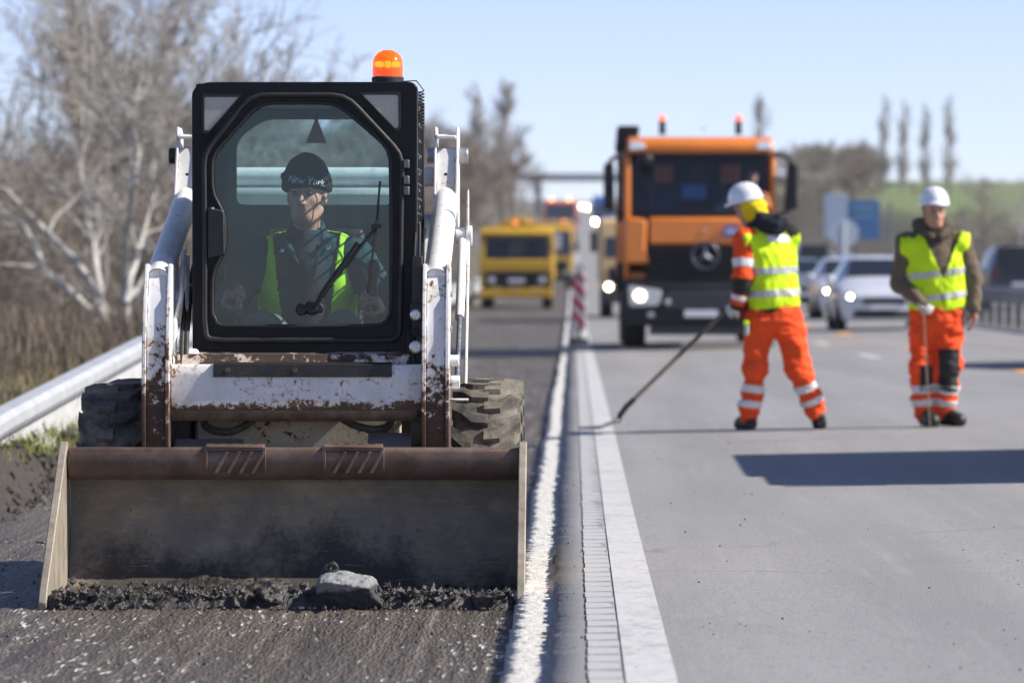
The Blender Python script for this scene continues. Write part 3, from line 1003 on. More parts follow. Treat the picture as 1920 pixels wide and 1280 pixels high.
# the wood and the scrub read as one mass
def mass(name, templates, places, mat):
    Vs, Fs = [], []
    off = 0
    for (x, d, z, s, hs, rz, k) in places:
        V, F = templates[k % len(templates)]
        c, si = math.cos(rz), math.sin(rz)
        W_ = np.stack([(V[:, 0] * c - V[:, 1] * si) * s + x, (V[:, 0] * si + V[:, 1] * c) * s + d, V[:, 2] * hs + z], 1)
        Vs.append(W_); Fs.append(F + off); off += len(V)
    me = np_mesh(name, np.concatenate(Vs), np.concatenate(Fs))
    me.materials.append(mat)
    return tag(put(bpy.data.objects.new(name, me)), kind='stuff')
TS = [segs_mesh(opn(40 + i, 3.0, .05, CF_SCR), 3) for i in range(5)]
CFW = dict(CF_OPEN); CFW['rmin'] = .015; CFW['up'] = (.06, .13, .11, .08); CFW['ang'] = (.55, .5, .5); CFW['kids'] = (2.2, 1.9, 1.6)
TW = [segs_mesh(opn(50 + i, 4.4, .09, CFW), 3) for i in range(4)]
pl = []
for i in range(230):            # low scrub right behind the rail
    d = rng.uniform(66, 130)
    x = -4.3 - rng.random() ** 1.2 * (.128 * d - 3.2)
    s = rng.uniform(.45, 1.0)
    pl.append((x, d, float(terr(x, d)), s, s * rng.uniform(.7, 1.1), rng.random() * 6, int(rng.integers(5))))
for i in range(150):
    d = rng.uniform(85, 190)
    x = -.060 * d - rng.random() * .070 * d
    s = rng.uniform(.8, 1.25) * (.75 + .002 * d)
    pl.append((x, d, float(terr(x, d)), s, s, rng.random() * 6, int(rng.integers(5))))
mass('scrub', TS, pl, twigb)
pl = []
for i in range(225):
    d = 95 + 465 * rng.random() ** 1.2
    x = -5.2 - rng.random() ** 1.3 * max(3, .128 * d - 4)
    s = rng.uniform(.6, 1.05) * (1 + .0011 * d)
    if x > -.098 * d: s *= 1.15
    elif d < 260: s *= .78
    pl.append((x, d, float(terr(x, d)), s, s * rng.uniform(.8, 1.15), rng.random() * 6, int(rng.integers(4))))
mass('woodland', TW, pl, twigb)
pl = []
for i in range(120):            # scrub on the bank to the right
    d = rng.uniform(125, 300)
    x = rng.uniform(19, 26)
    s = rng.uniform(.4, .8)
    pl.append((x, d, float(terr(x, d)) - .1, s * 1.3, s * .8, rng.random() * 6, int(rng.integers(5))))
mass('scrub', TS, pl, twigb)
pl = []
for i in range(90):
    d = rng.uniform(360, 620)
    px = rng.uniform(1440, 1660) if rng.random() < .75 else rng.uniform(1660, 1960)
    x = (px - 1076) * d / FPX
    s = rng.uniform(.8, 1.2) if px < 1650 else rng.uniform(.25, .5)
    pl.append((x, d + (60 if px > 1650 else 0), float(terr(x, d)) - .2, s * 1.3, s, rng.random() * 6, int(rng.integers(4))))
mass('woodland', TW, pl, twigb)
# grass along the bank
def blades(name, n, fx, mat, hmin, hmax, w, seed):
    rng = np.random.default_rng(seed)
    V = np.zeros((n, 5, 3)); F = []
    for i in range(n):
        x, d, z = fx(rng)
        h = rng.uniform(hmin, hmax); a = rng.random() * pi; l = rng.normal(0, .35, 2) * h
        c, s = math.cos(a) * w, math.sin(a) * w
        V[i] = [(x - c, d - s, z), (x + c, d + s, z), (x + c * .8 + l[0] * .4, d + s * .8 + l[1] * .4, z + h * .6), (x - c * .8 + l[0] * .4, d - s * .8 + l[1] * .4, z + h * .6), (x + l[0], d + l[1], z + h)]
    b0 = (np.arange(n) * 5)[:, None]
    F = np.concatenate([np.concatenate([b0 + a for a in t], 1) for t in ((0, 1, 2), (0, 2, 3), (3, 2, 4))])
    me = np_mesh(name, V.reshape(-1, 3), F)
    me.materials.append(mat)
    return tag(put(bpy.data.objects.new(name, me)), kind='stuff')
grassm = M('verge_grass', (.20, .235, .05), .8, var=.5, scale=3)
drym = M('dry_grass', (.20, .16, .09), .85, var=.35, scale=2)
def f1(r):
    d = r.uniform(24, 46); x = -3.30 - .55 * r.random()
    return x, d, float(bank_z(x, d)) - .01
def f2(r):
    d = r.uniform(24, 60); x = -3.45 - 1.6 * r.random()
    return x, d, float(max(bank_z(x, d), terr(x, d))) - .02
blades('grass', 9000, f1, grassm, .03, .13, .004, 5)
blades('dry_grass', 5000, f2, drym, .05, .28, .0035, 6)
def f3(r):
    d = r.uniform(40, 70); x = -4.2 - r.random() ** .8 * (.128 * d - 3)
    return x, d, float(terr(x, d)) - .02
blades('dry_grass', 4500, f3, M('dead_reed', (.15, .118, .085), .9, var=.5, scale=1.5), .25, .8, .007, 7)
# ------------------------------------------------------------------ bridge over the road, far away
brd = M('bridge_concrete', (.27, .29, .33), .85, var=.1, scale=.5)
bz = CAMH + 209 * 700 / FPX
bt = thing('road_bridge', 'grey overpass crossing the motorway in the far distance', 'bridge', (0, 700, 0))
B().bx(-70, 27, -4, 4, bz - .72, bz).build('deck', brd, bt)
q = B()
for s in (-3.9, 3.9): q.bx(-70, 27, s - .1, s + .1, bz + .002, bz + .35)
q.build('parapet', brd, bt)
for x in (-5.5, 9.2, 22.0):
    B().bx(x - .5, x + .5, -3, 3, 8, bz - .723).build('pier', brd, bt)
B().prism([(-70, bz - .955), (-17, bz - .955), (-31, 11), (-70, 11)], 'y', -5, 5).build('abutment', M('bank_earth', (.13, .11, .08), .95, scale=.3), bt)
B().prism([(27, bz + .3), (24, bz - .955), (38, 11), (95, 11), (80, bz - 3)], 'y', -5, 5).build('abutment', M('bank_earth', (.13, .11, .08)), bt)
# tall thin stems among the scrub on the left
CF_TALL = dict(nseg=(10, 5, 4, 3), wob=(.06, .12, .16, .2), up=(.06, .10, .06, .04), bare=(.25, .1, .1), kids=(2.6, 2.2, 1.8), ang=(.6, .6, .6), len=(.36, .5, .5), rr=(.5, .5, .5), rmin=.006)
TALLS = [segs_mesh(opn(80 + i, 7.5, .07, CF_TALL), 3) for i in range(3)]
TL = opn(84, 8.2, .075, CF_TALL)
for i, (px, d, s, lab) in enumerate(((290, 92, 1.0, 'slender pale tree with upright twigs reaching the top of the picture beside the cab'), (60, 100, .95, 'slender pale tree at the left edge rising above the scrub'), (215, 112, 1.05, 'slender pale tree right of the tall poplar'), (362, 120, .8, 'slender pale tree whose twigs show beside the cab corner'))):
    tree('bare_tree', lab, ground_at(px, d), TL, 1, barkw, twigg, 'slender pale trees behind the scrub', rz=i * 2.1, key='tall', sc=s)
# thin air between here and the far bridge
hz = B().bx(-760, 860, -60, 1760, -3, 60).build('haze', M('haze_skin', (1, 1, 1)), None, 0, 0)
hz.data.materials.clear()
hm = bpy.data.materials.new('haze_air'); hm.use_nodes = True
for n_ in list(hm.node_tree.nodes): hm.node_tree.nodes.remove(n_)
ho = hm.node_tree.nodes.new('ShaderNodeOutputMaterial'); hv = hm.node_tree.nodes.new('ShaderNodeVolumePrincipled')
hv.inputs['Color'].default_value = (.93, .96, 1, 1); hv.inputs['Density'].default_value = .00014; hv.inputs['Anisotropy'].default_value = .25
hm.node_tree.links.new(hv.outputs[0], ho.inputs['Volume'])
hz.data.materials.append(hm)
tag(hz, kind='stuff')
# ------------------------------------------------------------------ paints of the loader
def chipped(name, paint, rust, amount, low=None, scale=14.0, rough=.42):
    """white paint worn through to rust; LOW=(z0,z1): wear grows from z1 down to z0"""
    m, nt, b = newmat(name)
    v = coords(nt)
    n1 = noisef(nt, v, scale, 9, .72, .4)
    n2 = noisef(nt, v, scale * .28, 4, .6)
    w = mth(nt, 'ADD', mth(nt, 'MULTIPLY', n1, .68), mth(nt, 'MULTIPLY', n2, .32))
    if low:
        sep = nt.nodes.new('ShaderNodeSeparateXYZ')
        nt.links.new(v, sep.inputs[0])
        g = nt.nodes.new('ShaderNodeMapRange')
        g.inputs[1].default_value = low[0]; g.inputs[2].default_value = low[1]
        g.inputs[3].default_value = low[2]; g.inputs[4].default_value = 0.0
        nt.links.new(sep.outputs[2], g.inputs[0])
        w = mth(nt, 'ADD', w, g.outputs[0])
    bv = nt.nodes.new('ShaderNodeBevel'); bv.samples = 6; bv.inputs['Radius'].default_value = .011
    ge = nt.nodes.new('ShaderNodeNewGeometry')
    dp = nt.nodes.new('ShaderNodeVectorMath'); dp.operation = 'DOT_PRODUCT'
    nt.links.new(bv.outputs[0], dp.inputs[0]); nt.links.new(ge.outputs['Normal'], dp.inputs[1])
    eg = mth(nt, 'SUBTRACT', 1.0, dp.outputs['Value'])
    w = mth(nt, 'ADD', w, mth(nt, 'MULTIPLY', mth(nt, 'MINIMUM', mth(nt, 'MULTIPLY', eg, 1.2), .22), ramp(nt, n2, [(.35, .25), (.6, 1.0)])))
    th = .66 - amount * .2
    mask = ramp(nt, w, [(th, 0.0), (th + .015, 1.0)])
    edge = ramp(nt, w, [(th - .06, 0.0), (th, .65)])
    scr = ramp(nt, noisef(nt, coords(nt, (5, 5, 30)), 6, 3, .7, .6), [(.66, 0.0), (.70, .5)])
    pc = ramp(nt, n2, [(.3, tuple(c * .86 for c in paint)), (.7, paint)])
    grime = ramp(nt, noisef(nt, coords(nt, (1.4, 1.4, .5)), 9, 6, .7), [(.45, 0.0), (.85, .55)])
    pc = mixc(nt, grime, pc, (.40, .33, .23))
    pc = mixc(nt, edge, pc, (.42, .25, .12))
    pc = mixc(nt, mth(nt, 'MULTIPLY', scr, .55), pc, (.16, .11, .08))
    rc = ramp(nt, noisef(nt, v, 40, 5, .7), [(.3, tuple(c * .5 for c in rust)), (.75, rust)])
    nt.links.new(mixc(nt, mask, pc, rc), b.inputs['Base Color'])
    nt.links.new(ramp(nt, mask, [(0, rough), (1, .85)]), b.inputs['Roughness'])
    bumpn(nt, mth(nt, 'SUBTRACT', noisef(nt, v, 70, 3, .6), mask), b, .25, .004)
    return m
white = chipped('chipped_white_paint', (.80, .80, .79), (.13, .065, .035), .18, None, 26)
whitelow = chipped('worn_arm_paint', (.80, .80, .79), (.105, .056, .034), .26, (.55, 1.06, .26), 30)
beampaint = chipped('scraped_beam_paint', (.78, .78, .77), (.15, .09, .05), .40, (.745, .80, .20), 36)
mottled = chipped('mottled_panel_paint', (.46, .41, .30), (.055, .042, .03), .50, None, 24, .7)
blackp = M('black_cab_paint', (.0075, .008, .010), .36, var=.3, scale=6, bump=.05, bscale=120, spec=.2, dirt=.04, dirtcol=(.06, .052, .042))
blackr = M('black_rubber', (.014, .014, .014), .6, var=.3, scale=20)
blackm = M('dark_steel', (.03, .028, .026), .45, .3, var=.4, scale=12, dirt=.25, dirtcol=(.10, .075, .05))
brown = M('rusty_brown_steel', (.145, .092, .066), .45, .25, var=.35, scale=9, bump=.15, bscale=70, dirt=.30, dirtcol=(.21, .17, .145))
bucketin, nt, b_ = newmat('scoured_bucket_steel')
v = coords(nt)
n1 = noisef(nt, v, 5, 8, .68, .3); n2 = noisef(nt, coords(nt, (1.2, 1, 6)), 4, 5, .65); n3 = noisef(nt, v, 36, 5, .7)
c = ramp(nt, n1, [(.3, (.15, .118, .078)), (.52, (.26, .208, .140)), (.72, (.38, .31, .215))])
c = mixc(nt, ramp(nt, n2, [(.4, .55), (.62, 0.0)]), c, (.15, .145, .135))
sep = nt.nodes.new('ShaderNodeSeparateXYZ'); nt.links.new(v, sep.inputs[0])
low = mth(nt, 'ADD', mth(nt, 'MULTIPLY', mth(nt, 'SUBTRACT', .25, sep.outputs[2]), 4.2), mth(nt, 'ADD', mth(nt, 'MULTIPLY', mth(nt, 'SUBTRACT', noisef(nt, coords(nt, (1, .4, .6)), 2.6, 3, .5), .5), 3.4), mth(nt, 'MULTIPLY', mth(nt, 'SUBTRACT', n3, .5), 1.1)))
c = mixc(nt, ramp(nt, low, [(.20, 0.0), (.85, .92)]), c, (.030, .026, .021))         # near-black brown towards the floor
c = mixc(nt, ramp(nt, n3, [(.62, 0.0), (.70, .6)]), c, (.06, .05, .04))
c = mixc(nt, ramp(nt, noisef(nt, coords(nt, (2, 2, 40)), 3, 3, .6, .5), [(.66, 0.0), (.72, .45)]), c, (.42, .40, .36))
nt.links.new(c, b_.inputs['Base Color']); b_.inputs['Roughness'].default_value = .7
bumpn(nt, mth(nt, 'ADD', n1, mth(nt, 'MULTIPLY', n3, .3)), b_, .5, .012)
plate = M('worn_plate_edge', (.31, .275, .22), .6, .25, var=.35, scale=7, bump=.3, bscale=40, dirt=.45, dirtcol=(.19, .125, .08), stretch=(1, 1, .6))
steel = M('bare_steel', (.42, .42, .41), .35, .8, var=.2, scale=12, dirt=.2)
chrome = M('fitting_steel', (.55, .55, .55), .25, .9, var=.15, scale=20)
tyrem = M('tyre_rubber', (.055, .049, .041), .78, var=.5, scale=9, bump=.3, bscale=60, dirt=.62, dirtcol=(.27, .235, .18))
lensm = M('work_light_lens', (.36, .35, .31), .25, var=.12, scale=60, stretch=(6, 1, 1), coat=.5)
cabglass = glass('tinted_cab_glass', (.84, .94, .97), .08, .015, .034, (.30, .42, .46))
rearglass = glass('rear_cab_glass', (.88, .96, .96), .06, .02, .05, (.45, .52, .52))
LX, LY, LZ = -1.13, 17.5, TR
def q3(px, py, dy):
    f = (LY + dy) / FPX
    return ((px - 1076) * f - LX, dy, CAMH - LZ - (py - 540) * f)
def qx(px, dy): return q3(px, 0, dy)[0]
def qz(py, dy): return q3(0, py, dy)[2]
L = thing('skid_steer_loader', 'white compact loader with black cab pushing a wide rusty bucket', 'digger', (LX, LY, LZ))
# ---- chassis
q = B()
q.bx(-.44, .44, 1.25, 2.85, .20, .70)
q.bx(-.46, .46, 2.10, 2.85, .70, 1.35)
q.build('chassis', white, L, .02)
B().prism([(-.42, .22), (.42, .22), (.42, .73), (.36, .765), (-.36, .765), (-.42, .73)], 'y', 1.15, 1.22).build('front_panel', mottled, L, .008)
for s in (-1, 1): B().bx(s * .505 - .055, s * .505 + .055, 1.16, 2.2, .42, .90).build('side_frame', blackm, L, .01)
for s in (-1, 1):
    q = B()
    q.prism([(2.2, .7), (2.9, .7), (2.9, 1.52), (2.62, 1.58), (2.45, 1.57), (2.30, 1.4)], 'x', s * .49 - .02, s * .49 + .02)
    q.build('boom_tower', white, L, .008)
# ---- wheels
def wheel_parts(x, y, r, w, rimr):
    e = bpy.data.objects.new('wheel', None)
    COL.objects.link(e); e.parent = L; e.location = (x, y, r)
    q = B()
    h = w / 2
    q.lathe([(-h * .8, rimr), (-h, rimr + .03), (-h * 1.0, r * .82), (-h * .86, r * .925), (-h * .5, r * .95), (h * .5, r * .95), (h * .86, r * .925), (h, r * .82), (h, rimr + .03), (h * .8, rimr)], (0, 0, 0), (1, 0, 0), 48, False)
    n = 17
    for i in range(n):                                  # angled lugs, the two halves offset
        for s in (-1, 1):
            a0 = 2 * pi * (i + (.5 if s > 0 else 0)) / n
            pts = []
            for t, (xx, da, wd) in enumerate(((-.06, .0, .055), (.42, .02, .062), (.72, .13, .066), (1.03, .24, .07))):
                pts.append((s * xx * h, a0 + da, wd))
            vs, fs = [], []
            for k, (xx, aa, wd) in enumerate(pts):
                top = r * (1.0 if abs(xx) < h * .8 else .965); bot = r * (.93 if abs(xx) < h * .9 else .84)
                for rad, hw in ((bot, wd * .62), (top, wd * .44)):
                    for sg in (-1, 1):
                        an = aa + sg * hw / r * 1.0
                        vs.append((xx, -math.cos(an) * rad, math.sin(an) * rad))
            for k in range(len(pts) - 1):
                o = k * 4; p = o + 4
                fs += [(o + 2, o + 3, p + 3, p + 2), (o, o + 2, p + 2, p), (o + 3, o + 1, p + 1, p + 3)]
            fs += [(0, 1, 3, 2), (len(vs) - 4, len(vs) - 2, len(vs) - 1, len(vs) - 3)]
            q.add(vs, fs)
    q.build('tyre', tyrem, e, 0, 30)
    B().lathe([(-.05, rimr), (h * .75, rimr), (h * .8, rimr - .02), (h * .3, rimr - .05), (h * .2, .09), (h * .35, .08), (h * .35, .0)], (0, 0, 0), (1 if x > 0 else -1, 0, 0), 28, False).build('rim', M('rim_paint', (.45, .43, .38), .6, var=.2, scale=8, dirt=.4), e)
    return e
w0 = wheel_parts(.768, 1.42, .425, .275, .21)
for x, y in ((-.768, 1.42), (.768, 2.40), (-.768, 2.40)):
    c = copy_tree(w0, L)
    c.location = (x, y, .425)
    if x < 0: c.rotation_euler = (0, 0, 0); c.scale = (-1, 1, 1)
# ---- cab
CO = .02                                      # the cab sits a little off the middle
F0 = 1.10
x0, x1, zb, zt = qx(360, F0), qx(781, F0), qz(668, F0), qz(152, F0)
gl_px = [(402, 594), (403, 512), (413, 490), (424, 472), (428, 452), (426, 405), (418, 388), (404, 366), (402, 320), (403, 294), (488, 199), (630, 199), (728, 284), (729, 588), (714, 606), (417, 606)]
gpoly = [(qx(a, F0), qz(b, F0)) for a, b in gl_px]
gpoly = round_poly(gpoly, [.02, .03, .03, .02, .02, .02, .02, .03, .02, .04, .05, .05, .05, .03, .03, .03], 3)
gc = (qx(565, F0), qz(420, F0))
outer = round_poly([(x0, zb), (x1, zb), (x1 + .004, zt - .02), (x1 - .02, zt - .004), (x0 + .05, zt - .004), (x0 - .002, zt - .035)], [.02, .02, .05, .05, .05, .05], 4)
# bulging front edge of the door opening
door_out = round_poly([(qx(a, F0), qz(b, F0)) for a, b in [(383, 640), (752, 640), (757, 290), (650, 176), (470, 176), (381, 285)]], [.05, .05, .05, .06, .06, .05], 5)
ex = [math.atan2(p[1] - gc[1], p[0] - gc[0]) % (2 * pi) for p in outer]
A_out = ray_poly(outer, gc, 160, ex); A_door = ray_poly(door_out, gc, 160, ex); A_glass = ray_poly(gpoly, gc, 160, ex)
q = B()
q.ring(A_out, A_door, 'y', F0, F0 + .07)
q.build('cab_front', blackp, L, .006, 40)
dr = bpy.data.objects.new('door', None); COL.objects.link(dr); dr.parent = L
q = B()
A_in = offset_ring(A_glass, gc, .012)
A_d2 = offset_ring(A_door, gc, -.006)
q.ring(A_d2, A_in, 'y', F0 - .022, F0 + .03)
q.build('door_frame', blackp, dr, .006, 40)
mid_ = [((a[0] * .55 + b[0] * .45), (a[1] * .55 + b[1] * .45)) for a, b in zip(A_d2, A_in)]
q = B().tube([(a, F0 - .026, b) for a, b in A_d2[::2]], .011, 8, True)
q.tube([(a, F0 - .024, b) for a, b in A_in[::2]], .008, 8, True)
q.build('door_seal', blackr, dr, 0, 60)
gp = [(a, b) for a, b in offset_ring(A_glass, gc, .02)]
B().prism(gp, 'y', F0 - .006, F0 + .0).build('windscreen', cabglass, dr, 0, 0)
q = B()
hx = qx(400, F0)
q.prism(round_poly([(qx(390, F0), qz(485, F0)), (qx(423, F0), qz(478, F0)), (qx(421, F0), qz(395, F0)), (qx(390, F0), qz(388, F0))], .012), 'y', F0 - .038, F0 - .02)
q.build('door_handle', blackr, dr, .006)
B().lathe([(0, .006), (.006, .006), (.008, .003)], (qx(400, F0), F0 - .038, qz(391, F0)), (0, -1, 0), 10).build('lock', chrome, dr)
q = B()
for py in (300, 330, 350): q.bx(qx(757, F0), qx(768, F0), F0 - .05, F0 + .02, qz(py + 16, F0), qz(py, F0))
q.build('hinge', M('hinge_metal', (.14, .14, .145), .4, .4, var=.2), dr, .004)
# work lights in the top corners
for nm, pp in (('work_light', [(383, 182), (448, 182), (392, 246), (383, 244)]), ('work_light', [(680, 178), (747, 178), (748, 238), (742, 242)])):
    pl_ = round_poly([(qx(a, F0), qz(b, F0)) for a, b in pp], .008)
    o = B().prism(pl_, 'y', F0 - .006, F0 + .004).build(nm, lensm, L, .002)
    c_ = (sum(p[0] for p in pl_) / len(pl_), sum(p[1] for p in pl_) / len(pl_))
    B().ring(offset_ring(pl_, c_, .014), pl_, 'y', F0 - .012, F0 + .003).build('bezel', blackr, o, .002)
# roof, posts, rear
q = B()
q.prism(round_poly([(F0 + .02, zt - .06), (2.14, zt - .08), (2.14, zt - .05), (2.0, zt - .012), (F0 + .02, zt - .008)], .02), 'x', x0 + .012, x1 - .012)
q.build('roof', blackp, L, .015)
for xx in (x0 + .03, x1 - .03):
    q = B()
    q.bx(xx - .03, xx + .03, 2.04, 2.12, .60, zt - .05)
    q.bx(xx - .02, xx + .02, F0 + .07, 2.05, zt - .075, zt - .03)
    q.bx(xx - .025, xx + .025, F0 + .07, 2.05, zb - .05, zb + .12)
    q.bx(xx - .022, xx + .022, F0 + .07, F0 + .15, zb, zt - .07)
    q.build('cab_post', blackp, L, .008)
# steel mesh on both sides of the cab
for xx in (x0 + .012, x1 - .012):
    q = B()
    for i in range(15):
        z = zb + .16 + i * (zt - zb - .26) / 14
        q.bx(xx - .003, xx + .003, F0 + .12, 2.05, z - .0035, z + .0035)
    for i in range(12):
        y = F0 + .16 + i * .077
        q.bx(xx - .0028, xx + .0028, y - .0035, y + .0035, zb + .1, zt - .06)
    q.build('side_mesh', M('side_mesh_paint', (.03, .03, .03), .5, var=.3, scale=20, dirt=.3, dirtcol=(.22, .17, .11)), L, 0, 0)
for i in range(13):                                    # pressed slats along the outside of the cab
    z = zb + .20 + i * .068
    o = B().prism([(1.19, z), (1.26, z), (1.26, z + .014), (1.19, z + .014)], 'x', x1 - .004, x1 + .009).build('slat', M('slat_paint', (.16, .14, .11), .6, .1, var=.3, dirt=.4, dirtcol=(.25, .17, .09)), L, 0, 0)
RY = 2.06
rw = round_poly([(qx(443, RY), qz(384, RY)), (qx(737, RY), qz(384, RY)), (qx(737, RY), qz(270, RY)), (qx(700, RY), qz(224, RY)), (qx(495, RY), qz(224, RY)), (qx(443, RY), qz(262, RY))], [.03, .03, .05, .06, .05, .05], 4)
ro = [(x0 + .05, .62), (x1 - .05, .62), (x1 - .05, zt - .06), (x0 + .05, zt - .06)]
rc_ = (CO, 1.78)
ex2 = [math.atan2(p[1] - rc_[1], p[0] - rc_[0]) % (2 * pi) for p in ro]
B().ring(ray_poly(ro, rc_, 120, ex2), ray_poly(rw, rc_, 120, ex2), 'y', RY, RY + .03).build('rear_panel', M('dark_teal_panel', (.03, .045, .045), .55, var=.25, scale=5), L, .004)
B().prism(offset_ring(rw, rc_, .01), 'y', RY + .012, RY + .018).build('rear_window', rearglass, L, 0, 0)
q = B()
q.bx(x0 + .02, x1 - .02, F0 + .08, 2.05, .60, .66)
q.bx(x0 + .02, x0 + .05, F0 + .08, 2.05, .62, zb + .10)
q.bx(x1 - .05, x1 - .02, F0 + .08, 2.05, .62, zb + .10)
q.bx(x0 + .03, x1 - .03, F0 + .075, F0 + .09, .62, zb + .04)
q.build('cab_floor', blackm, L, .004)
st = B()
st.prism(round_poly([(1.45, .90), (1.90, .88), (1.90, .99), (1.45, 1.02)], .03), 'x', -.23 + CO, .23 + CO)
seat = st.build('seat', blackr, L, .02)
B().prism(round_poly([(1.86, .98), (1.96, .98), (2.03, 1.50), (1.95, 1.50)], .03), 'x', -.21 + CO, .21 + CO).build('backrest', blackr, L, .02)
for s in (-1, 1):
    xx = qx(434, 1.28) if s < 0 else .30
    q = B().tube([(xx, 1.36, .62), (xx, 1.32, 1.0), (xx, 1.28, 1.18)], .011, 8)
    q.lathe([(0, .016), (.03, .02), (.10, .018), (.13, .028), (.16, .03), (.185, .02), (.19, .004)], (xx, 1.275, 1.175), (0, 0, 1), 14)
    q.build('control_lever', blackr, L, 0, 50)
# wiper on the windscreen
q = B()
wy = F0 - .035
q.lathe([(0, .022), (.02, .026), (.03, .02)], (qx(566, F0), F0, qz(580, F0)), (0, -1, 0), 14)
q.lathe([(0, .028), (.02, .032), (.035, .02)], (qx(585, F0), F0, qz(577, F0)), (0, -1, 0), 14)
q.lathe([(0, .02), (.02, .022), (.03, .015)], (qx(598, F0), F0, qz(577, F0)), (0, -1, 0), 14)
q.tube([q3(583, 578, F0)[:1] + (wy,) + q3(583, 578, F0)[2:], (qx(640, F0), wy - .01, qz(510, F0)), (qx(706, F0), wy, qz(424, F0))], .006, 8)
q.tube([(qx(594, F0), wy, qz(570, F0)), (qx(612, F0), wy - .012, qz(540, F0)), (qx(672, F0), wy - .012, qz(456, F0))], .011, 8)
q.box((qx(706, F0), wy, qz(424, F0)), (.04, .016, .018))
q.build('wiper_arm', blackr, dr, 0, 50)
B().tube([(qx(713, F0), wy + .01, qz(340, F0)), (qx(706, F0), wy + .008, qz(424, F0)), (qx(690, F0), wy + .01, qz(550, F0))], .005, 6).build('wiper_blade', blackr, dr, 0, 50)
# couplings beside the cab foot
q = B()
q.bx(qx(769, 1.04), qx(792, 1.04), 1.02, 1.09, qz(600, 1.04), qz(568, 1.04))
q.bx(qx(772, 1.04), qx(792, 1.04), 1.05, 1.10, qz(700, 1.04), qz(480, 1.04))
cp = q.build('coupling_block', blackm, L, .004)
for py, m_, r in ((590, chrome, .023), (622, blackr, .02), (650, chrome, .026)):
    B().lathe([(0, r * .8), (.03, r), (.05, r), (.052, r * .72), (.046, r * .7), (.046, r * .35), (.05, r * .3), (.05, .001)], (qx(780, 1.03), 1.03, qz(py, 1.03)), (0, -1, 0), 18).build('hydraulic_coupling', m_, cp)
for i in (0, 1): B().tube([(qx(776 + i * 9, 1.08), 1.07, qz(568, 1.08)), (qx(777 + i * 9, 1.08), 1.07, qz(480, 1.08)), (qx(779 + i * 7, 1.1), 1.12, qz(420, 1.1))], .007, 8).build('hydraulic_hose', blackr, L, 0, 50)
# ---- beacon on the roof
bx0 = qx(727, 1.35); bzz = zt - .012
be = B().lathe([(0, .066), (.035, .067), (.04, .062)], (bx0, 1.35, bzz), (0, 0, 1), 24).build('beacon', blackr, L)
dome = bpy.data.materials.new('amber_dome'); dome.use_nodes = True
nt = dome.node_tree
for n in list(nt.nodes): nt.nodes.remove(n)
o_ = nt.nodes.new('ShaderNodeOutputMaterial'); tr_ = nt.nodes.new('ShaderNodeBsdfTranslucent'); tr_.inputs[0].default_value = (.95, .27, .02, 1)
t2 = nt.nodes.new('ShaderNodeBsdfTransparent'); t2.inputs[0].default_value = (1, .32, .03, 1)
g2 = nt.nodes.new('ShaderNodeBsdfPrincipled'); g2.inputs['Base Color'].default_value = (.50, .075, .006, 1); g2.inputs['Roughness'].default_value = .12
m1 = nt.nodes.new('ShaderNodeMixShader'); m1.inputs[0].default_value = .5
nt.links.new(tr_.outputs[0], m1.inputs[1]); nt.links.new(t2.outputs[0], m1.inputs[2])
m2 = nt.nodes.new('ShaderNodeMixShader'); m2.inputs[0].default_value = .87
nt.links.new(m1.outputs[0], m2.inputs[1]); nt.links.new(g2.outputs[0], m2.inputs[2]); nt.links.new(m2.outputs[0], o_.inputs[0])
B().lathe([(.04, .063), (.075, .064), (.08, .0625), (.088, .064), (.095, .0625), (.103, .063), (.11, .0605), (.125, .054), (.14, .040), (.15, .02), (.152, .002)], (bx0, 1.35, bzz), (0, 0, 1), 28).build('beacon_dome', dome, be, 0, 50)
lampm = M('lit_amber_lamp', (1, .6, .1), .5, var=.01, emit=(1.0, .55, .12), estr=20)
q = B()
q.bx(bx0 - .050, bx0 - .018, 1.315, 1.375, bzz + .080, bzz + .104)
q.bx(bx0 - .012, bx0 + .012, 1.310, 1.375, bzz + .078, bzz + .106)
q.bx(bx0 + .018, bx0 + .050, 1.315, 1.375, bzz + .080, bzz + .104)
q.build('beacon_lamp', lampm, be, .006)
cw = [(x1 + .012 + .011 * math.cos(t * .9), 1.35 + .010 * math.sin(t * .9), zt - .03 - t * .0019 + .0) for t in range(0, 78)]
cw = [(bx0 + .05, 1.35, bzz + .02), (x1 - .01, 1.35, zt + .012)] + cw
B().tube(cw, .0028, 5).build('coiled_wire', blackr, L, 0, 60)
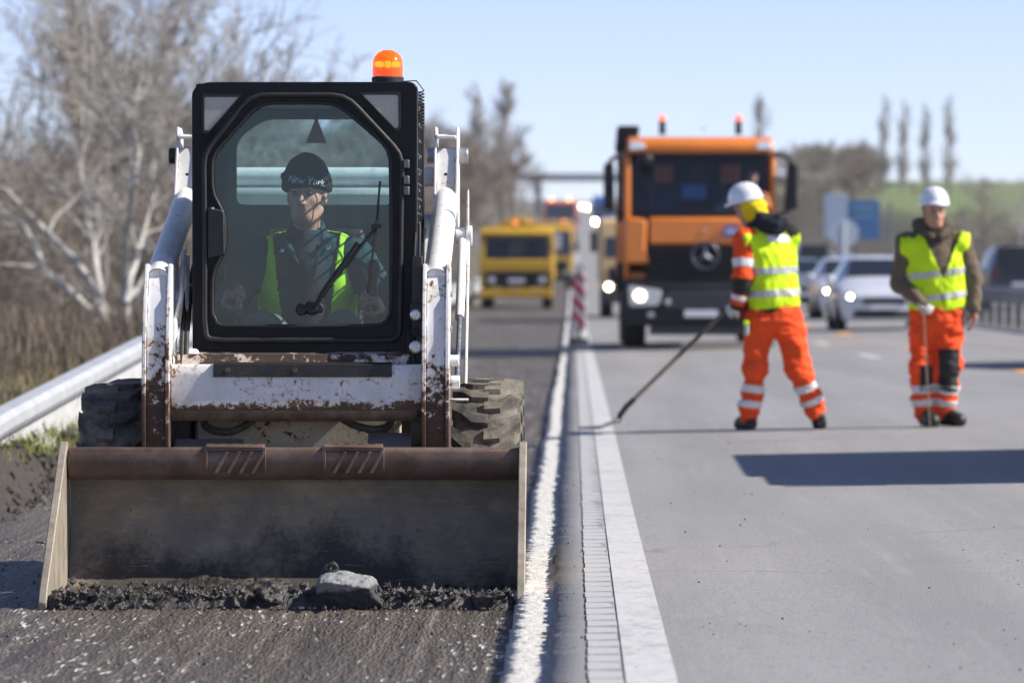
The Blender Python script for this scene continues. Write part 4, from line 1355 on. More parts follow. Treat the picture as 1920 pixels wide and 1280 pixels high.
# ---- lift arms
for s in (-1, 1):
    q = B()
    xi, xo = s * .515, s * .622
    lo, hi = min(xi, xo), max(xi, xo)
    # rear upright as an open channel: web and two flanges
    pr = [(2.30, 1.60), (2.44, 1.50), (2.66, 1.52), (2.70, 1.93), (2.62, 1.955), (2.47, 1.955), (2.43, 1.85)]
    q.prism(pr, 'x', lo, lo + .012); q.prism(pr, 'x', hi - .012, hi)
    q.prism([(2.43, 1.90), (2.55, 1.915), (2.55, 1.925), (2.43, 1.915)], 'x', lo + .01, hi - .01)
    q.prism([(2.325, 1.60), (2.452, 1.86), (2.475, 1.86), (2.35, 1.58)], 'x', lo + .01, hi - .01)
    arm = q.build('lift_arm', white, L, .004)
    xm = (lo + hi) / 2
    B().tube([(xm, 2.46, 1.665), (xm, 2.38, 1.635), (xm, 1.12, 1.315), (xm, 1.02, 1.275)], .054, 18).build('arm_tube', white, arm, 0, 40)
    q = B()
    pf = [(1.22, 1.335), (1.02, 1.345), (.93, 1.20), (.885, 1.02), (.86, .80), (.87, .60), (.92, .58), (.93, .40), (1.02, .40), (1.03, .60), (1.06, 1.0), (1.22, 1.22)]
    q.prism(pf, 'x', lo - .002, lo + .014); q.prism(pf, 'x', hi - .014, hi + .002)
    q.prism([(1.03, 1.32), (.945, 1.20), (.90, 1.02), (.876, .80), (.884, .60), (.93, .58), (.94, .42), (.97, .42), (.965, .60), (.90, .80), (.92, 1.02), (.965, 1.20), (1.05, 1.31)], 'x', lo + .013, hi - .013)
    q.build('front_leg', whitelow, arm, .003)
    # pins and bosses
    q = B()
    q.cyl((xi - s * .035, 2.56, 1.83), (xo + s * .04, 2.56, 1.83), .036, n=18)
    q.build('pivot_pin', steel if s > 0 else blackm, arm, .004)
    if s > 0:
        q = B()
        q.cyl((xo, 1.95, 1.47), (xo + .045, 1.95, 1.47), .036, n=18)
        q.cyl((xo + .045, 1.95, 1.47), (xo + .072, 1.95, 1.47), .044, n=14)
        q.build('cylinder_boss', white, arm, .004)
        B().prism([(1.90, 1.42), (2.0, 1.42), (1.985, 1.62), (1.95, 1.67)], 'x', xo + .048, xo + .058).build('boss_plate', white, arm, .003)
        B().cyl((xo + .032, 1.94, 1.46), (xo + .030, 1.45, 1.12), .019, n=14).build('lift_cylinder', white, arm)
        B().cyl((xo + .030, 1.46, 1.13), (xo + .028, 1.10, .86), .010, n=12).build('cylinder_rod', chrome, arm)
        B().prism([(1.30, .72), (1.36, .72), (1.98, 1.44), (1.94, 1.48)], 'x', xo + .050, xo + .062).build('link_bar', white, arm, .003)
        B().bx(xo, xo + .075, 1.02, 1.12, .785, .793).build('bracket', white, arm, .002)
        for y_, z_, r_ in ((1.10, .86, .028), (.96, .95, .024)):
            B().cyl((xo, y_, z_), (xo + .04, y_, z_), r_, n=14).build('pivot_boss', white, arm, .003)
# cross members
q = B()
q.prism(round_poly([(.93, .75), (.93, .90), (.945, .935), (1.09, .935), (1.09, .72), (.96, .72)], .012), 'x', -.513, .513)
bm_ = q.build('cross_beam', beampaint, L, .004)
B().tube([(-.513, .975, .745), (.49, .975, .745)], .042, 20).build('beam_tube', M('tube_rust', (.16, .11, .07), .6, .2, var=.4, scale=14, dirt=.5, dirtcol=(.05, .035, .025)), bm_)
ws = B().prism([(.918, .884), (.924, .935), (.95, .945), (.95, .884)], 'x', qx(400, .95), qx(735, .95)).build('wear_strip', blackm, bm_, .002)
for px in (427, 553):
    B().cyl((qx(px, .93), .92, .912), (qx(px, .93), .895, .912), .010, n=8).build('bolt', brown, ws)
B().prism([(1.0, .93), (1.10, .93), (1.10, .985), (1.02, .975)], 'x', -.50, .46).build('step_ledge', chipped('step_paint', (.7, .7, .68), (.06, .04, .03), .95, None, 11), L, .003)
q = B()
q.tube([(-.51, 2.50, 1.735), (.51, 2.50, 1.735)], .043, 22)
q.build('cross_tube', white, L)
B().bx(-.43, .43, 2.36, 2.84, 1.30, 1.685).build('engine_cover', M('shaded_hood_paint', (.42, .43, .42), .5, var=.1, scale=5, dirt=.2), L, .03)  # cover white dulled to grey, its shade put into the paint
# hoses under the beam and steel lines at the side
for a in ([(383, 775, 1.10), (386, 800, 1.08), (420, 810, 1.06), (455, 800, 1.06), (492, 773, 1.08)], [(625, 773, 1.08), (660, 795, 1.06), (700, 805, 1.06), (728, 798, 1.08), (738, 775, 1.10)]):
    P = [Vector(q3(*p)) for p in a]
    sp = []
    for i in range(len(P) - 1):
        p0, p1_, p2, p3 = P[max(i - 1, 0)], P[i], P[i + 1], P[min(i + 2, len(P) - 1)]
        for k in range(5):
            u = k / 5
            sp.append(.5 * ((2 * p1_) + (p2 - p0) * u + (2 * p0 - 5 * p1_ + 4 * p2 - p3) * u * u + (3 * p1_ - p0 - 3 * p2 + p3) * u ** 3))
    sp.append(P[-1])
    B().tube(sp, .016, 10).build('hydraulic_hose', M('hose_rubber', (.06, .052, .042), .7, var=.4, scale=15), L, 0, 60)
q = B()
q.tube([q3(345, 470, 1.3), q3(338, 560, 1.12), q3(328, 600, 1.08), q3(326, 660, 1.05), q3(338, 684, 1.03), q3(372, 684, 1.03)], .010, 10)
q.tube([q3(352, 480, 1.3), q3(350, 600, 1.15), q3(338, 640, 1.08), q3(340, 672, 1.05)], .008, 10)
q.tube([q3(330, 460, 1.5), q3(332, 560, 1.14), q3(322, 610, 1.1)], .010, 10)
q.build('steel_line', M('line_paint', (.66, .66, .64), .4, .1, var=.2, dirt=.2), L, 0, 60)
B().lathe([(0, .032), (.05, .032), (.06, .02)], q3(345, 668, 1.06), (1, 0, 0), 14).build('fitting', white, L)
# hoses and small fittings along the arms
for s in (-1, 1):
    for k in range(2):
        xx = s * (.475 - .018 * k)
        B().tube([(xx, 2.3, 1.50), (xx, 1.7, 1.36 - .02 * k), (xx, 1.25, 1.22), (xx, 1.06, 1.05), (xx, .99, .88 - .03 * k), (xx, 1.02, .76)], .011, 8).build('hydraulic_hose', blackr, L, 0, 60)
    for y_, z_ in ((1.05, 1.22), (.985, 1.08), (.94, .86)):
        B().cyl((s * .622, y_, z_), (s * .634, y_, z_), .014, n=6).build('bolt', steel, L)
    B().lathe([(0, .012), (.008, .011), (.012, .006)], (s * .568, 2.405, 1.74), (0, -1, .5), 10).build('grease_nipple', blackm, L)
# ---- bucket
bk = bpy.data.objects.new('bucket', None); COL.objects.link(bk); bk.parent = L
HW = .925
inn = [(0, .0), (.30, .004), (.56, .008), (.70, .03), (.80, .085), (.86, .17), (.885, .27), (.88, .36), (.855, .44), (.82, .50)]
out = [(p[0] + .014 * (1 if i > 2 else 0), p[1] - (.012 if i <= 3 else .0)) for i, p in enumerate(inn)]
q = B()
q.prism(inn + out[::-1], 'x', -HW + .012, HW - .012)
q.build('bucket_shell', bucketin, bk, 0, 40)
tp = [(.755, .605), (.74, .60), (.732, .575), (.733, .54), (.745, .505), (.765, .478), (.79, .47), (.835, .49), (.84, .52), (.83, .56), (.80, .60)]
B().prism(tp, 'x', -HW + .010, HW - .010).build('top_tube', brown, bk, .012, 40, 3)
for s in (-1, 1):
    sd = [(-.004, -.006), (-.006, .03), (.03, .075), (.715, .605), (.735, .622), (.80, .617), (.90, .45), (.915, .28), (.89, .15), (.80, .02), (.66, -.008)]
    B().prism(sd, 'x', s * HW - .010, s * HW + .010).build('side_plate', plate, bk, .004)
    ee = [(-.008, -.006), (-.012, .03), (.025, .08), (.71, .611), (.74, .63), (.76, .60), (.72, .585), (.05, .065), (.012, .02)]
    B().prism(ee, 'x', s * HW - .016, s * HW + .016).build('plate_edge', plate, bk, .004)
B().prism([(-.03, -.004), (.16, -.008), (.16, .012), (.02, .010)], 'x', -HW, HW).build('cutting_edge', steel, bk, .002)
for px in (440, 662):
    xc = qx(px, .74)
    q = B()
    w_ = .118
    q.prism([(.726, .607), (.728, .59), (.735, .588), (.80, .603), (.80, .618), (.735, .614)], 'x', xc - w_, xc + w_)
    for k in (-1, 1):
        q.prism([(.728, .606), (.727, .53), (.745, .50), (.745, .60)], 'x', xc + k * w_ - .007, xc + k * w_ + .007)
    for k in range(4):
        xx = xc - .075 + k * .05
        q.add([(xx - .01, .725, .50), (xx + .005, .725, .50), (xx + .05, .725, .588), (xx + .035, .725, .588), (xx - .01, .735, .50), (xx + .005, .735, .50), (xx + .05, .735, .588), (xx + .035, .735, .588)],
              [(0, 1, 2, 3), (4, 7, 6, 5), (0, 4, 5, 1), (1, 5, 6, 2), (2, 6, 7, 3), (3, 7, 4, 0)])
    sp_ = q.build('step_plate', brown, bk, .002)
    for k in range(4):
        xx = xc - .075 + k * .05
        o = B().lathe([(0, .016), (.004, .015), (.004, .010), (-.003, .009), (-.003, .001)], (xx, .765, .612), (0, -.25, 1), 16, False).build('tread_hole', blackm, sp_)  # dark disc, the shade of the hole put into its colour
B().prism([(.84, .50), (1.0, .63), (1.02, .63), (.90, .40)], 'x', -.50, -.22).build('bucket_mount', steel, bk, .003)
B().prism([(.84, .52), (1.0, .655), (1.02, .655), (.90, .42)], 'x', .29, .47).build('bucket_mount', steel, bk, .003)
# ---- spoil in the bucket
clodm = M('milled_clod', (.034, .030, .026), .42, var=.6, scale=26, bump=1.0, bscale=70, spec=.6)
def rock_mesh(seed, r, sq=(1, 1, 1), cuts=7, h=None):
    rn = random.Random(seed)
    h = h or r * .09
    s = SDF([-r * 1.5] * 3, [r * 1.5] * 3, h)
    s.ell((0, 0, 0), (r * 1.2 * sq[0], r * 1.2 * sq[1], r * 1.2 * sq[2]), .01)
    for i in range(cuts):
        n = Vector((rn.gauss(0, 1), rn.gauss(0, 1), rn.gauss(0, 1))).normalized()
        e = Vector((n.x * sq[0], n.y * sq[1], n.z * sq[2])).length
        s.plane(n * r * e * rn.uniform(.55, .85), n, k=r * .06)
    me = s.mesh('clod')
    ripple(me, r * .16, 2.2 / r, seed=seed, octv=4)
    return me
q_ = []
xx = np.linspace(-HW + .03, HW - .03, 260); dd = np.linspace(-.02, .78, 60)
X, D = np.meshgrid(xx, dd)
lipw = np.interp(X, [-.95, -.6, -.35, -.2, 0, .15, .4, .95], [.5, .8, .6, 1.0, 1.5, .9, .75, .7])
Z = .024 + lipw * (.036 * np.exp(-((D - .09) / .085) ** 2)) + .026 * fbm2(X, D, 71, 4, 9.0) + .022 * fbm2(X, D, 77, 3, 28.0)
Z = Z * sm(-.03, .035, D) - .012 * (1 - sm(-.02, .02, D))
back = np.interp(X, [-.9, -.5, -.3, .0, .3, .95], [.0, .03, .05, .02, .0, .0])
Z = Z + back * sm(.3, .7, D)
Z = np.maximum(Z, np.interp(D, [p[0] for p in inn[:5]], [p[1] for p in inn[:5]]) - .01)
o = grid_mesh('spoil', X, D, Z, clodm)
o.location = (LX, LY, LZ + .004)
tag(o, 'dark crumbly asphalt spoil lying along the floor of the bucket', kind='stuff')
gr = 'clods along the bucket lip'
for i, (px, w_, hgt) in enumerate(((105, .085, .6), (215, .06, .75), (300, .075, .6), (455, .09, .8), (515, .14, .75), (560, .11, .75), (745, .07, .7), (805, .09, .75), (848, .08, .9), (905, .11, .55), (380, .06, .7), (770, .06, .7))):
    me = rock_mesh(100 + i, w_ * .55, (1.15, .9, hgt))
    o = link_mesh('asphalt_clod', me, clodm)
    o.location = (LX + qx(px, .02), LY + .035 + .02 * (i % 3), LZ + .012 + w_ * .28 * hgt)
    o.rotation_euler = (0, 0, i * 1.9)
    tag(o, 'dark rough clod of milled asphalt lying along the bucket lip', 'asphalt clod', gr)
# the big grey piece
s = SDF((-.2, -.15, -.12), (.2, .15, .12), .006)
s.ell((0, 0, 0), (.24, .16, .16), .01)
for p, n in (((0, 0, .042), (.16, -.26, 1)), ((0, 0, -.07), (0, 0, -1)), ((-.125, 0, 0), (-1, -.1, .35)), ((.105, 0, 0), (1, -.25, .62)), ((0, -.052, 0), (-.05, -1, -.55)), ((0, .10, 0), (0, 1, 0)), ((-.06, 0, .062), (-.35, -.2, 1))):
    s.plane(p, n, k=.008)
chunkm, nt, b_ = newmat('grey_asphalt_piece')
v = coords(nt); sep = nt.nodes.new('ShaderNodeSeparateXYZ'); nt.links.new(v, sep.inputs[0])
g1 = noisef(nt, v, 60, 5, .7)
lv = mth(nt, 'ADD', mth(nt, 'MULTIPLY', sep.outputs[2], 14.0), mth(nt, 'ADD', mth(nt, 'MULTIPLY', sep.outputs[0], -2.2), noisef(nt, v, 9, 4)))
c = mixc(nt, ramp(nt, lv, [(.55, 0.0), (.72, 1.0)]), ramp(nt, g1, [(.3, (.022, .022, .024)), (.75, (.06, .058, .056))]), ramp(nt, g1, [(.28, (.12, .12, .122)), (.72, (.33, .33, .33))]))  # grey top, near-black lower part: front shade put into the colour
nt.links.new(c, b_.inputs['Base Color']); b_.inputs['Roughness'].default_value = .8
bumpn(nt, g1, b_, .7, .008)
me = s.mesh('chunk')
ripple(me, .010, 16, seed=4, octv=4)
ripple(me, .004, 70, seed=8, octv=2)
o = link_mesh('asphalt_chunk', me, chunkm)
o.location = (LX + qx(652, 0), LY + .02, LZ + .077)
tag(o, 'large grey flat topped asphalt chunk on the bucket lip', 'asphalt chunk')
o = link_mesh('asphalt_clod', rock_mesh(140, .035), clodm)
o.location = (LX + qx(628, .3), LY + .10, LZ + .14)
tag(o, 'small black clod sitting just behind the big grey asphalt chunk', 'asphalt clod')
# hanging sign in the cab
tri = thing('air_freshener', 'small red brown triangle hanging inside the cab windscreen', 'air freshener', (LX + qx(593, 1.25), LY + 1.25, LZ + qz(248, 1.25)))
B().prism(round_poly([(-.043, -.045), (.043, -.045), (.008, .045), (-.008, .045)], .006), 'y', -.003, .003).build('card', M('red_brown_card', (.20, .055, .035), .6), tri)
B().bx(-.007, .007, -.004, .004, .044, .075).build('clip', blackr, tri)

# crumbs lying on the spoil and before the lip
rk = random.Random(77)
q = B()
for i in range(900):
    x = rk.uniform(-.90, .90); y = rk.choice((rk.uniform(-.10, .10), rk.uniform(-.04, .12), rk.uniform(0, .6)))
    r = .004 + .017 * rk.random() ** 2.5
    z = (0 if y < -.02 else .035 + .03 * rk.random()) + r * .5
    if y < -.02: r *= .6
    a = rk.random() * 6; k = [rk.uniform(.7, 1.3) for _ in range(8)]
    P6 = [(x + r * k[0] * math.cos(a), y + r * k[0] * math.sin(a), z), (x + r * k[1] * math.cos(a + 1.6), y + r * k[1] * math.sin(a + 1.6), z + r * .2), (x + r * k[2] * math.cos(a + 3.1), y + r * k[2] * math.sin(a + 3.1), z - r * .2), (x + r * k[3] * math.cos(a + 4.7), y + r * k[3] * math.sin(a + 4.7), z), (x + r * .3, y, z + r * k[4]), (x, y - r * .2, z - r * k[5])]
    q.add(P6, [(0, 1, 4), (1, 2, 4), (2, 3, 4), (3, 0, 4), (1, 0, 5), (2, 1, 5), (3, 2, 5), (0, 3, 5)])
o = q.build('spoil_crumbs', clodm, None, 0, 0)
o.location = (LX, LY, LZ + .004)
tag(o, 'loose asphalt crumbs scattered over the bucket lip', kind='stuff')
# ------------------------------------------------------------------ people
skinm, nt, b_ = newmat('weathered_skin')
v = coords(nt)
c = ramp(nt, noisef(nt, v, 18, 5, .6), [(.3, (.38, .185, .125)), (.7, (.52, .29, .20))])
nt.links.new(c, b_.inputs['Base Color'])
b_.inputs['Roughness'].default_value = .55
b_.inputs['Subsurface Weight'].default_value = .08
b_.inputs['Subsurface Radius'].default_value = (.01, .004, .002)
bumpn(nt, noisef(nt, v, 220, 3), b_, .25, .002)
def cloth(name, col, var=.12, rough=.85, bs=300): return M(name, col, rough, var=var, scale=7, bump=.05, bscale=min(bs, 110), spec=.25)
hivis = M('hi_vis_yellow', (.60, .86, .02), .85, var=.10, scale=4, bump=.05, bscale=110, spec=.25, dirt=.12, dirtcol=(.38, .52, .03))
hivis2 = cloth('hi_vis_green', (.36, .72, .03), .06)
orangem = M('hi_vis_orange', (.84, .085, .018), .85, var=.16, scale=5, bump=.05, bscale=110, spec=.25, dirt=.22, dirtcol=(.40, .055, .02))
tape = M('reflective_tape', (.50, .50, .50), .38, .3, var=.08, scale=30, bump=.2, bscale=400)
tapel = M('bright_reflective_tape', (.70, .69, .67), .4, .1, var=.08, scale=30, bump=.2, bscale=400)
navy = cloth('navy_cloth', (.018, .020, .030))
tealm = cloth('dark_teal_cloth', (.008, .043, .056))
darkg = cloth('dark_olive_cloth', (.030, .028, .022))
khaki = cloth('khaki_cloth', (.135, .105, .072))
bootm = M('black_boot', (.014, .013, .012), .5, var=.4, scale=20)
hatw = M('white_helmet_shell', (.78, .80, .84), .28, var=.03, coat=.4)
beanie = cloth('black_knit', (.010, .010, .013), .3, .95, 500)
glovew = cloth('pale_work_glove', (.55, .53, .50), .2)
glover = cloth('red_work_glove', (.34, .035, .03), .2)
hairm = M('grey_hair', (.16, .145, .13), .8, var=.3, scale=60)
eyem = M('eye', (.10, .075, .06), .15, var=.4, scale=80)
def nv(a):
    a = np.array(a, float); return a / (np.linalg.norm(a) + 1e-9)
def hand(s, wr, f, pn, side, curl=.5, grow=0.0, sc=1.0):
    """palm, four bent fingers, thumb; F wrist to knuckles, PN out of the palm, SIDE +1 when the thumb lies towards f x pn"""
    f = nv(f); pn = np.array(pn, float); pn = nv(pn - f * (pn @ f))
    lat = np.cross(f, pn) * side
    wr = np.array(wr, float)
    g = grow
    for i in range(4):
        off = (1.5 - i) * .0205 * sc
        kn = wr + f * (.090 - .006 * abs(i - 1)) * sc + lat * off
        s.cone(wr + lat * off * .55 + f * .008, kn, .0165 * sc + g, .0125 * sc + g, .012)
        p = kn
        fl = (.96, 1.06, 1.0, .80)[i]
        cur = 0.0
        for j, (ln, k) in enumerate(((.043, 1.0), (.027, 1.15), (.021, .8))):
            cur += curl * k
            d = f * math.cos(cur) + pn * math.sin(cur)
            q = p + d * ln * fl * sc
            s.cone(p, q, (.0095 - .0008 * j) * sc + g, (.0088 - .0009 * j) * sc + g, .003)
            p = q
    t0 = wr + f * .022 * sc + lat * .024 * sc
    d1 = nv(f * .55 + lat * .75 + pn * (.25 + .5 * min(1, curl)))
    t1 = t0 + d1 * .045 * sc
    d2 = nv(f * .85 + lat * (.30 - .35 * min(1, curl)) + pn * (.2 + .8 * min(1, curl)))
    t2 = t1 + d2 * .032 * sc
    t3 = t2 + nv(d2 + pn * .3 * curl) * .022 * sc
    s.cone(t0, t1, .0155 * sc + g, .0115 * sc + g, .012)
    s.cone(t1, t2, .0112 * sc + g, .0098 * sc + g, .003)
    s.cone(t2, t3, .0098 * sc + g, .0075 * sc + g, .003)
def head(s, c, f, up, old=0.0):
    c = np.array(c, float); f = nv(f); up = nv(np.array(up, float) - f * (np.array(up, float) @ f)); r = np.cross(f, up)
    Rm = np.stack([r, f, up], 1)
    P = lambda a, b_, d: c + r * a + f * b_ + up * d
    s.ell(P(0, -.012, .030), (.076, .096, .090), .02, rot=Rm)
    s.ell(P(0, .028, -.045), (.056, .066, .078), .03, rot=Rm)
    s.ell(P(0, .052, -.088), (.034, .034, .026), .03, rot=Rm)
    for sg in (-1, 1):
        s.ell(P(sg * .046, .046, -.024), (.018, .024, .024), .02, rot=Rm)          # cheeks
        s.cone(P(sg * .052, -.01, -.062), P(sg * .020, .056, -.098), .017, .017, .02)   # jaw line
    for sg in (-1, 1): s.ell(P(sg * .032, .098, .012), (.021, .019, .015), .012, 'sub', rot=Rm)
    s.cone(P(-.038, .081, .030), P(.038, .081, .030), .0095, .0095, .012)              # brow
    s.cone(P(0, .086, .018), P(0, .106, -.026), .0085, .0118, .010)                    # nose
    for sg in (-1, 1): s.ell(P(sg * .012, .094, -.030), (.0075, .009, .007), .006, rot=Rm)
    s.cone(P(-.020, .084, -.055), P(.020, .084, -.055), .0065, .0065, .006)            # lips
    s.cone(P(-.017, .083, -.066), P(.017, .083, -.066), .007, .007, .006)
    s.cone(P(-.022, .0935, -.0605), P(.022, .0935, -.0605), .0035, .0035, .003, 'sub')
    for sg in (-1, 1):
        s.ell(P(sg * .079, -.010, -.008), (.008, .020, .031), .006, rot=Rm)
        s.ell(P(sg * .087, -.004, -.004), (.006, .010, .018), .004, 'sub', rot=Rm)
    if old:      # folds beside the mouth and under the eyes
        for sg in (-1, 1):
            s.cone(P(sg * .020, .100, -.034), P(sg * .034, .082, -.068), .004, .003, .006, 'sub')
            s.cone(P(sg * .018, .093, -.004), P(sg * .046, .082, -.012), .003, .003, .006, 'sub')
    return P, Rm
def eyes(parent, P, f):
    for sg in (-1, 1):
        B().ball(tuple(P(sg * .031, .076, .012)), .0125, 12).build('eye', eyem, parent, 0, 60)
def limb_band(me, a, b_, t0, t1, name, mat, parent, rad=.14, off=.004):
    a = Vector(a); b_ = Vector(b_)
    n = (b_ - a).normalized()
    p0 = a.lerp(b_, t0); p1 = a.lerp(b_, t1)
    def near_(c):
        w = c - a
        return (w - n * w.dot(n)).length < rad
    m2 = slab_copy(me, p0, -n, p1, n, off, name, near_)
    return link_mesh(name, m2, mat, parent)
def helmet(parent, c, f, up, mat, peak=True, sc=1.0):
    f = nv(f); up = nv(np.array(up, float) - f * (np.array(up, float) @ f)); r = np.cross(f, up)
    q = B()
    prof_ = [(-.002, .124), (.006, .1235), (.012, .1215), (.016, .1175), (.05, .113), (.085, .098), (.112, .073), (.128, .043), (.134, .0)]
    n = 32
    vs, fs = [], []
    for z, rad in prof_:
        for k in range(n):
            w = 2 * pi * k / n
            ex_ = 0
            if z < .015: ex_ = .030 * max(0, math.sin(w)) ** 3           # peak at the front
            lx, ly = rad * math.cos(w) * .93, (rad + ex_) * math.sin(w) * 1.12
            zz = z - (.010 * max(0, math.sin(w)) ** 3 if z < .015 else 0)
            rib = .006 * math.exp(-(lx / .022) ** 2) if z > .03 else 0
            p = np.array(c, float) + (r * lx + f * ly + up * (zz + rib)) * sc
            vs.append(tuple(p))
    for i in range(len(prof_) - 1):
        for k in range(n):
            k2 = (k + 1) % n
            fs.append((i * n + k, i * n + k2, (i + 1) * n + k2, (i + 1) * n + k))
    fs.append(tuple(range(n - 1, -1, -1)))
    return q.add(vs, fs).build('hard_hat', mat, parent, 0, 50)
# ---- the driver
DRV = thing('person', 'digger driver in knit cap, green vest and dark teal jacket gripping a lever', 'person', (LX, LY, LZ))
hc = (.008, 1.52, 1.635); hf = (-.20, -1, -.07)
s = SDF((-.50, 1.02, .90), (.52, 1.95, 1.90), .0058)
P, Rm = head(s, hc, hf, (0, 0, 1), 1)
s.cone((.005, 1.58, 1.42), (.008, 1.54, 1.57), .058, .056, .03)
s.cone((.005, 1.70, 1.02), (.005, 1.62, 1.32), .15, .16, .05, sq=((0, 1, 0), .75))
hxl = qx(434, 1.28)
for sd, sh, el, wr in ((-1, (-.19, 1.60, 1.385), (-.345, 1.50, 1.13), (hxl - .005, 1.345, 1.175)), (1, (.20, 1.60, 1.385), (.355, 1.52, 1.14), (.30, 1.36, 1.15))):
    s.cone((0, 1.62, 1.37), sh, .08, .06, .04)
    s.cone(sh, el, .052, .042, .03); s.cone(el, wr, .042, .028, .02)
hand(s, (hxl - .028, 1.335, 1.185), (.25, -.75, .55), (.92, -.1, -.25), -1, 1.05)
hand(s, (.325, 1.345, 1.165), (-.25, -.75, .5), (-.92, -.1, -.25), 1, 1.05)
for x_ in (-.13, .14): s.cone((x_, 1.70, 1.02), (x_ * 1.25, 1.24, 1.075), .085, .065, .03)
body = link_mesh('body', s.mesh(), skinm, DRV)
eyes(DRV, P, hf)
s = SDF((-.50, 1.10, .93), (.52, 1.95, 1.62), .008)
s.cone((.005, 1.70, 1.02), (.005, 1.63, 1.27), .19, .215, .05, sq=((0, 1, 0), .72))
s.cone((-.13, 1.63, 1.375), (.14, 1.63, 1.375), .085, .085, .05)
for sh, el, wr in (((-.20, 1.60, 1.375), (-.35, 1.50, 1.13), (hxl - .010, 1.36, 1.165)), ((.21, 1.60, 1.375), (.36, 1.52, 1.14), (.305, 1.375, 1.14))):
    s.cone(sh, el, .082, .068, .04); s.cone(el, wr, .066, .047, .03)
s.cone((.005, 1.60, 1.42), (.006, 1.58, 1.475), .088, .085, .03)
s.ell((.007, 1.53, 1.56), (.078, .10, .08), .01, 'sub')
s.cone((-.10, 1.50, 1.44), (-.02, 1.455, 1.35), .024, .018, .012)
s.cone((.11, 1.50, 1.44), (.03, 1.455, 1.35), .024, .018, .012)
me = s.mesh('jacket'); ripple(me, .010, 9, (1, 1, .6), 3)
link_mesh('jacket', me, tealm, DRV)
s = SDF((-.30, 1.40, .93), (.32, 1.90, 1.50), .008)
s.cone((.005, 1.70, 1.02), (.005, 1.63, 1.27), .195, .222, .05, sq=((0, 1, 0), .74))
s.cone((-.12, 1.625, 1.378), (.13, 1.625, 1.378), .092, .092, .05)
me = s.mesh('vest'); ripple(me, .010, 9, (1, 1, .6), 3)
bm = bmesh.new(); bm.from_mesh(me)
def vest_gap(c):       # open down the front, wide at the collar
    g = .098 + .035 * max(0, (c.z - 1.10) / .3)
    return (c.y < 1.64 and abs(c.x - .005) < g) or c.z < .99 or abs(c.x - .005) > .205
bmesh.ops.delete(bm, geom=[f for f in bm.faces if vest_gap(f.calc_center_median())], context='FACES')
for vv in bm.verts: vv.co += vv.normal * .004
bm.to_mesh(me); bm.free()
vo = link_mesh('safety_vest', me, hivis2, DRV)
md = vo.modifiers.new('thick', 'SOLIDIFY'); md.thickness = .004
# dark jumper between the jacket fronts
s = SDF((-.15, 1.38, 1.0), (.16, 1.62, 1.50), .007)
s.cone((.005, 1.60, 1.02), (.005, 1.535, 1.34), .105, .095, .03)
s.cone((.005, 1.54, 1.40), (.006, 1.545, 1.455), .064, .060, .02)
s.ell((.007, 1.50, 1.56), (.07, .10, .075), .01, 'sub')
me = s.mesh('jumper'); ripple(me, .005, 7, seed=6)
link_mesh('jumper', me, navy, DRV)
s = SDF((-.32, 1.10, .88), (.34, 1.95, 1.25), .008)
for x_ in (-.13, .14): s.cone((x_, 1.70, 1.02), (x_ * 1.25, 1.22, 1.075), .10, .08, .03)
me = s.mesh('trousers'); ripple(me, .008, 9, seed=9)
link_mesh('trousers', me, M('work_trousers', (.10, .115, .12), .85, var=.3), DRV)
s = SDF((-.16, 1.35, 1.60), (.18, 1.70, 1.86), .006)
s.ell((.008, 1.535, 1.690), (.098, .116, .125), .01, rot=Rm)
s.plane((.008, 1.44, 1.668), (.0, -.25, -1), k=.01)
s.plane((.008, 1.62, 1.645), (0, .0, -1), k=.01)
s.cone((-.085, 1.50, 1.715), (.10, 1.50, 1.715), .012, .012, .02)
me = s.mesh('knit_cap'); ripple(me, .004, 30, (1, 1, .4), 2)
cap = link_mesh('knit_cap', me, beanie, DRV)
s = SDF((-.16, 1.33, 1.58), (.18, 1.70, 1.78), .006)
s.ell((.008, 1.533, 1.675), (.106, .125, .105), .01, rot=Rm)
s.plane((.008, 1.44, 1.662), (.0, -.12, -1), k=.008)
s.plane((.008, 1.44, 1.722), (.0, -.08, 1), k=.02)
me = s.mesh('cap_cuff'); ripple(me, .003, 30, (1, 1, .3), 5)
cuff = link_mesh('cap_cuff', me, beanie, DRV)
lt = text_mesh('New York', .040, .0012)
for vv in lt.vertices:              # lay the letters round the cuff
    a = (vv.co.x * 1.02 + .006) / .115
    zc = 1.692 + vv.co.y * (1.0 + .12 * math.sin(vv.co.x * 90)) + vv.co.x * -.10 + .003 * math.sin(vv.co.x * 140 + 1)
    a += vv.co.y * 2.2
    kz = math.sqrt(max(.05, 1 - ((zc - 1.675) / .108) ** 2))
    rr2 = 1 + (vv.co.z + .0045) / .115
    vv.co = Vector((.008 + .106 * kz * rr2 * math.sin(a), 1.533 - .125 * kz * rr2 * math.cos(a), zc))
link_mesh('cap_lettering', lt, M('white_thread', (.75, .75, .75), .8), DRV, False)
for x_, z_ in ((-.092, 1.405), (.103, 1.415)):
    B().lathe([(0, .010), (.003, .010), (.004, .006), (.001, .005), (.001, .001)], (x_, 1.462, z_), (0, -1, .3), 14).build('snap', chrome, DRV)
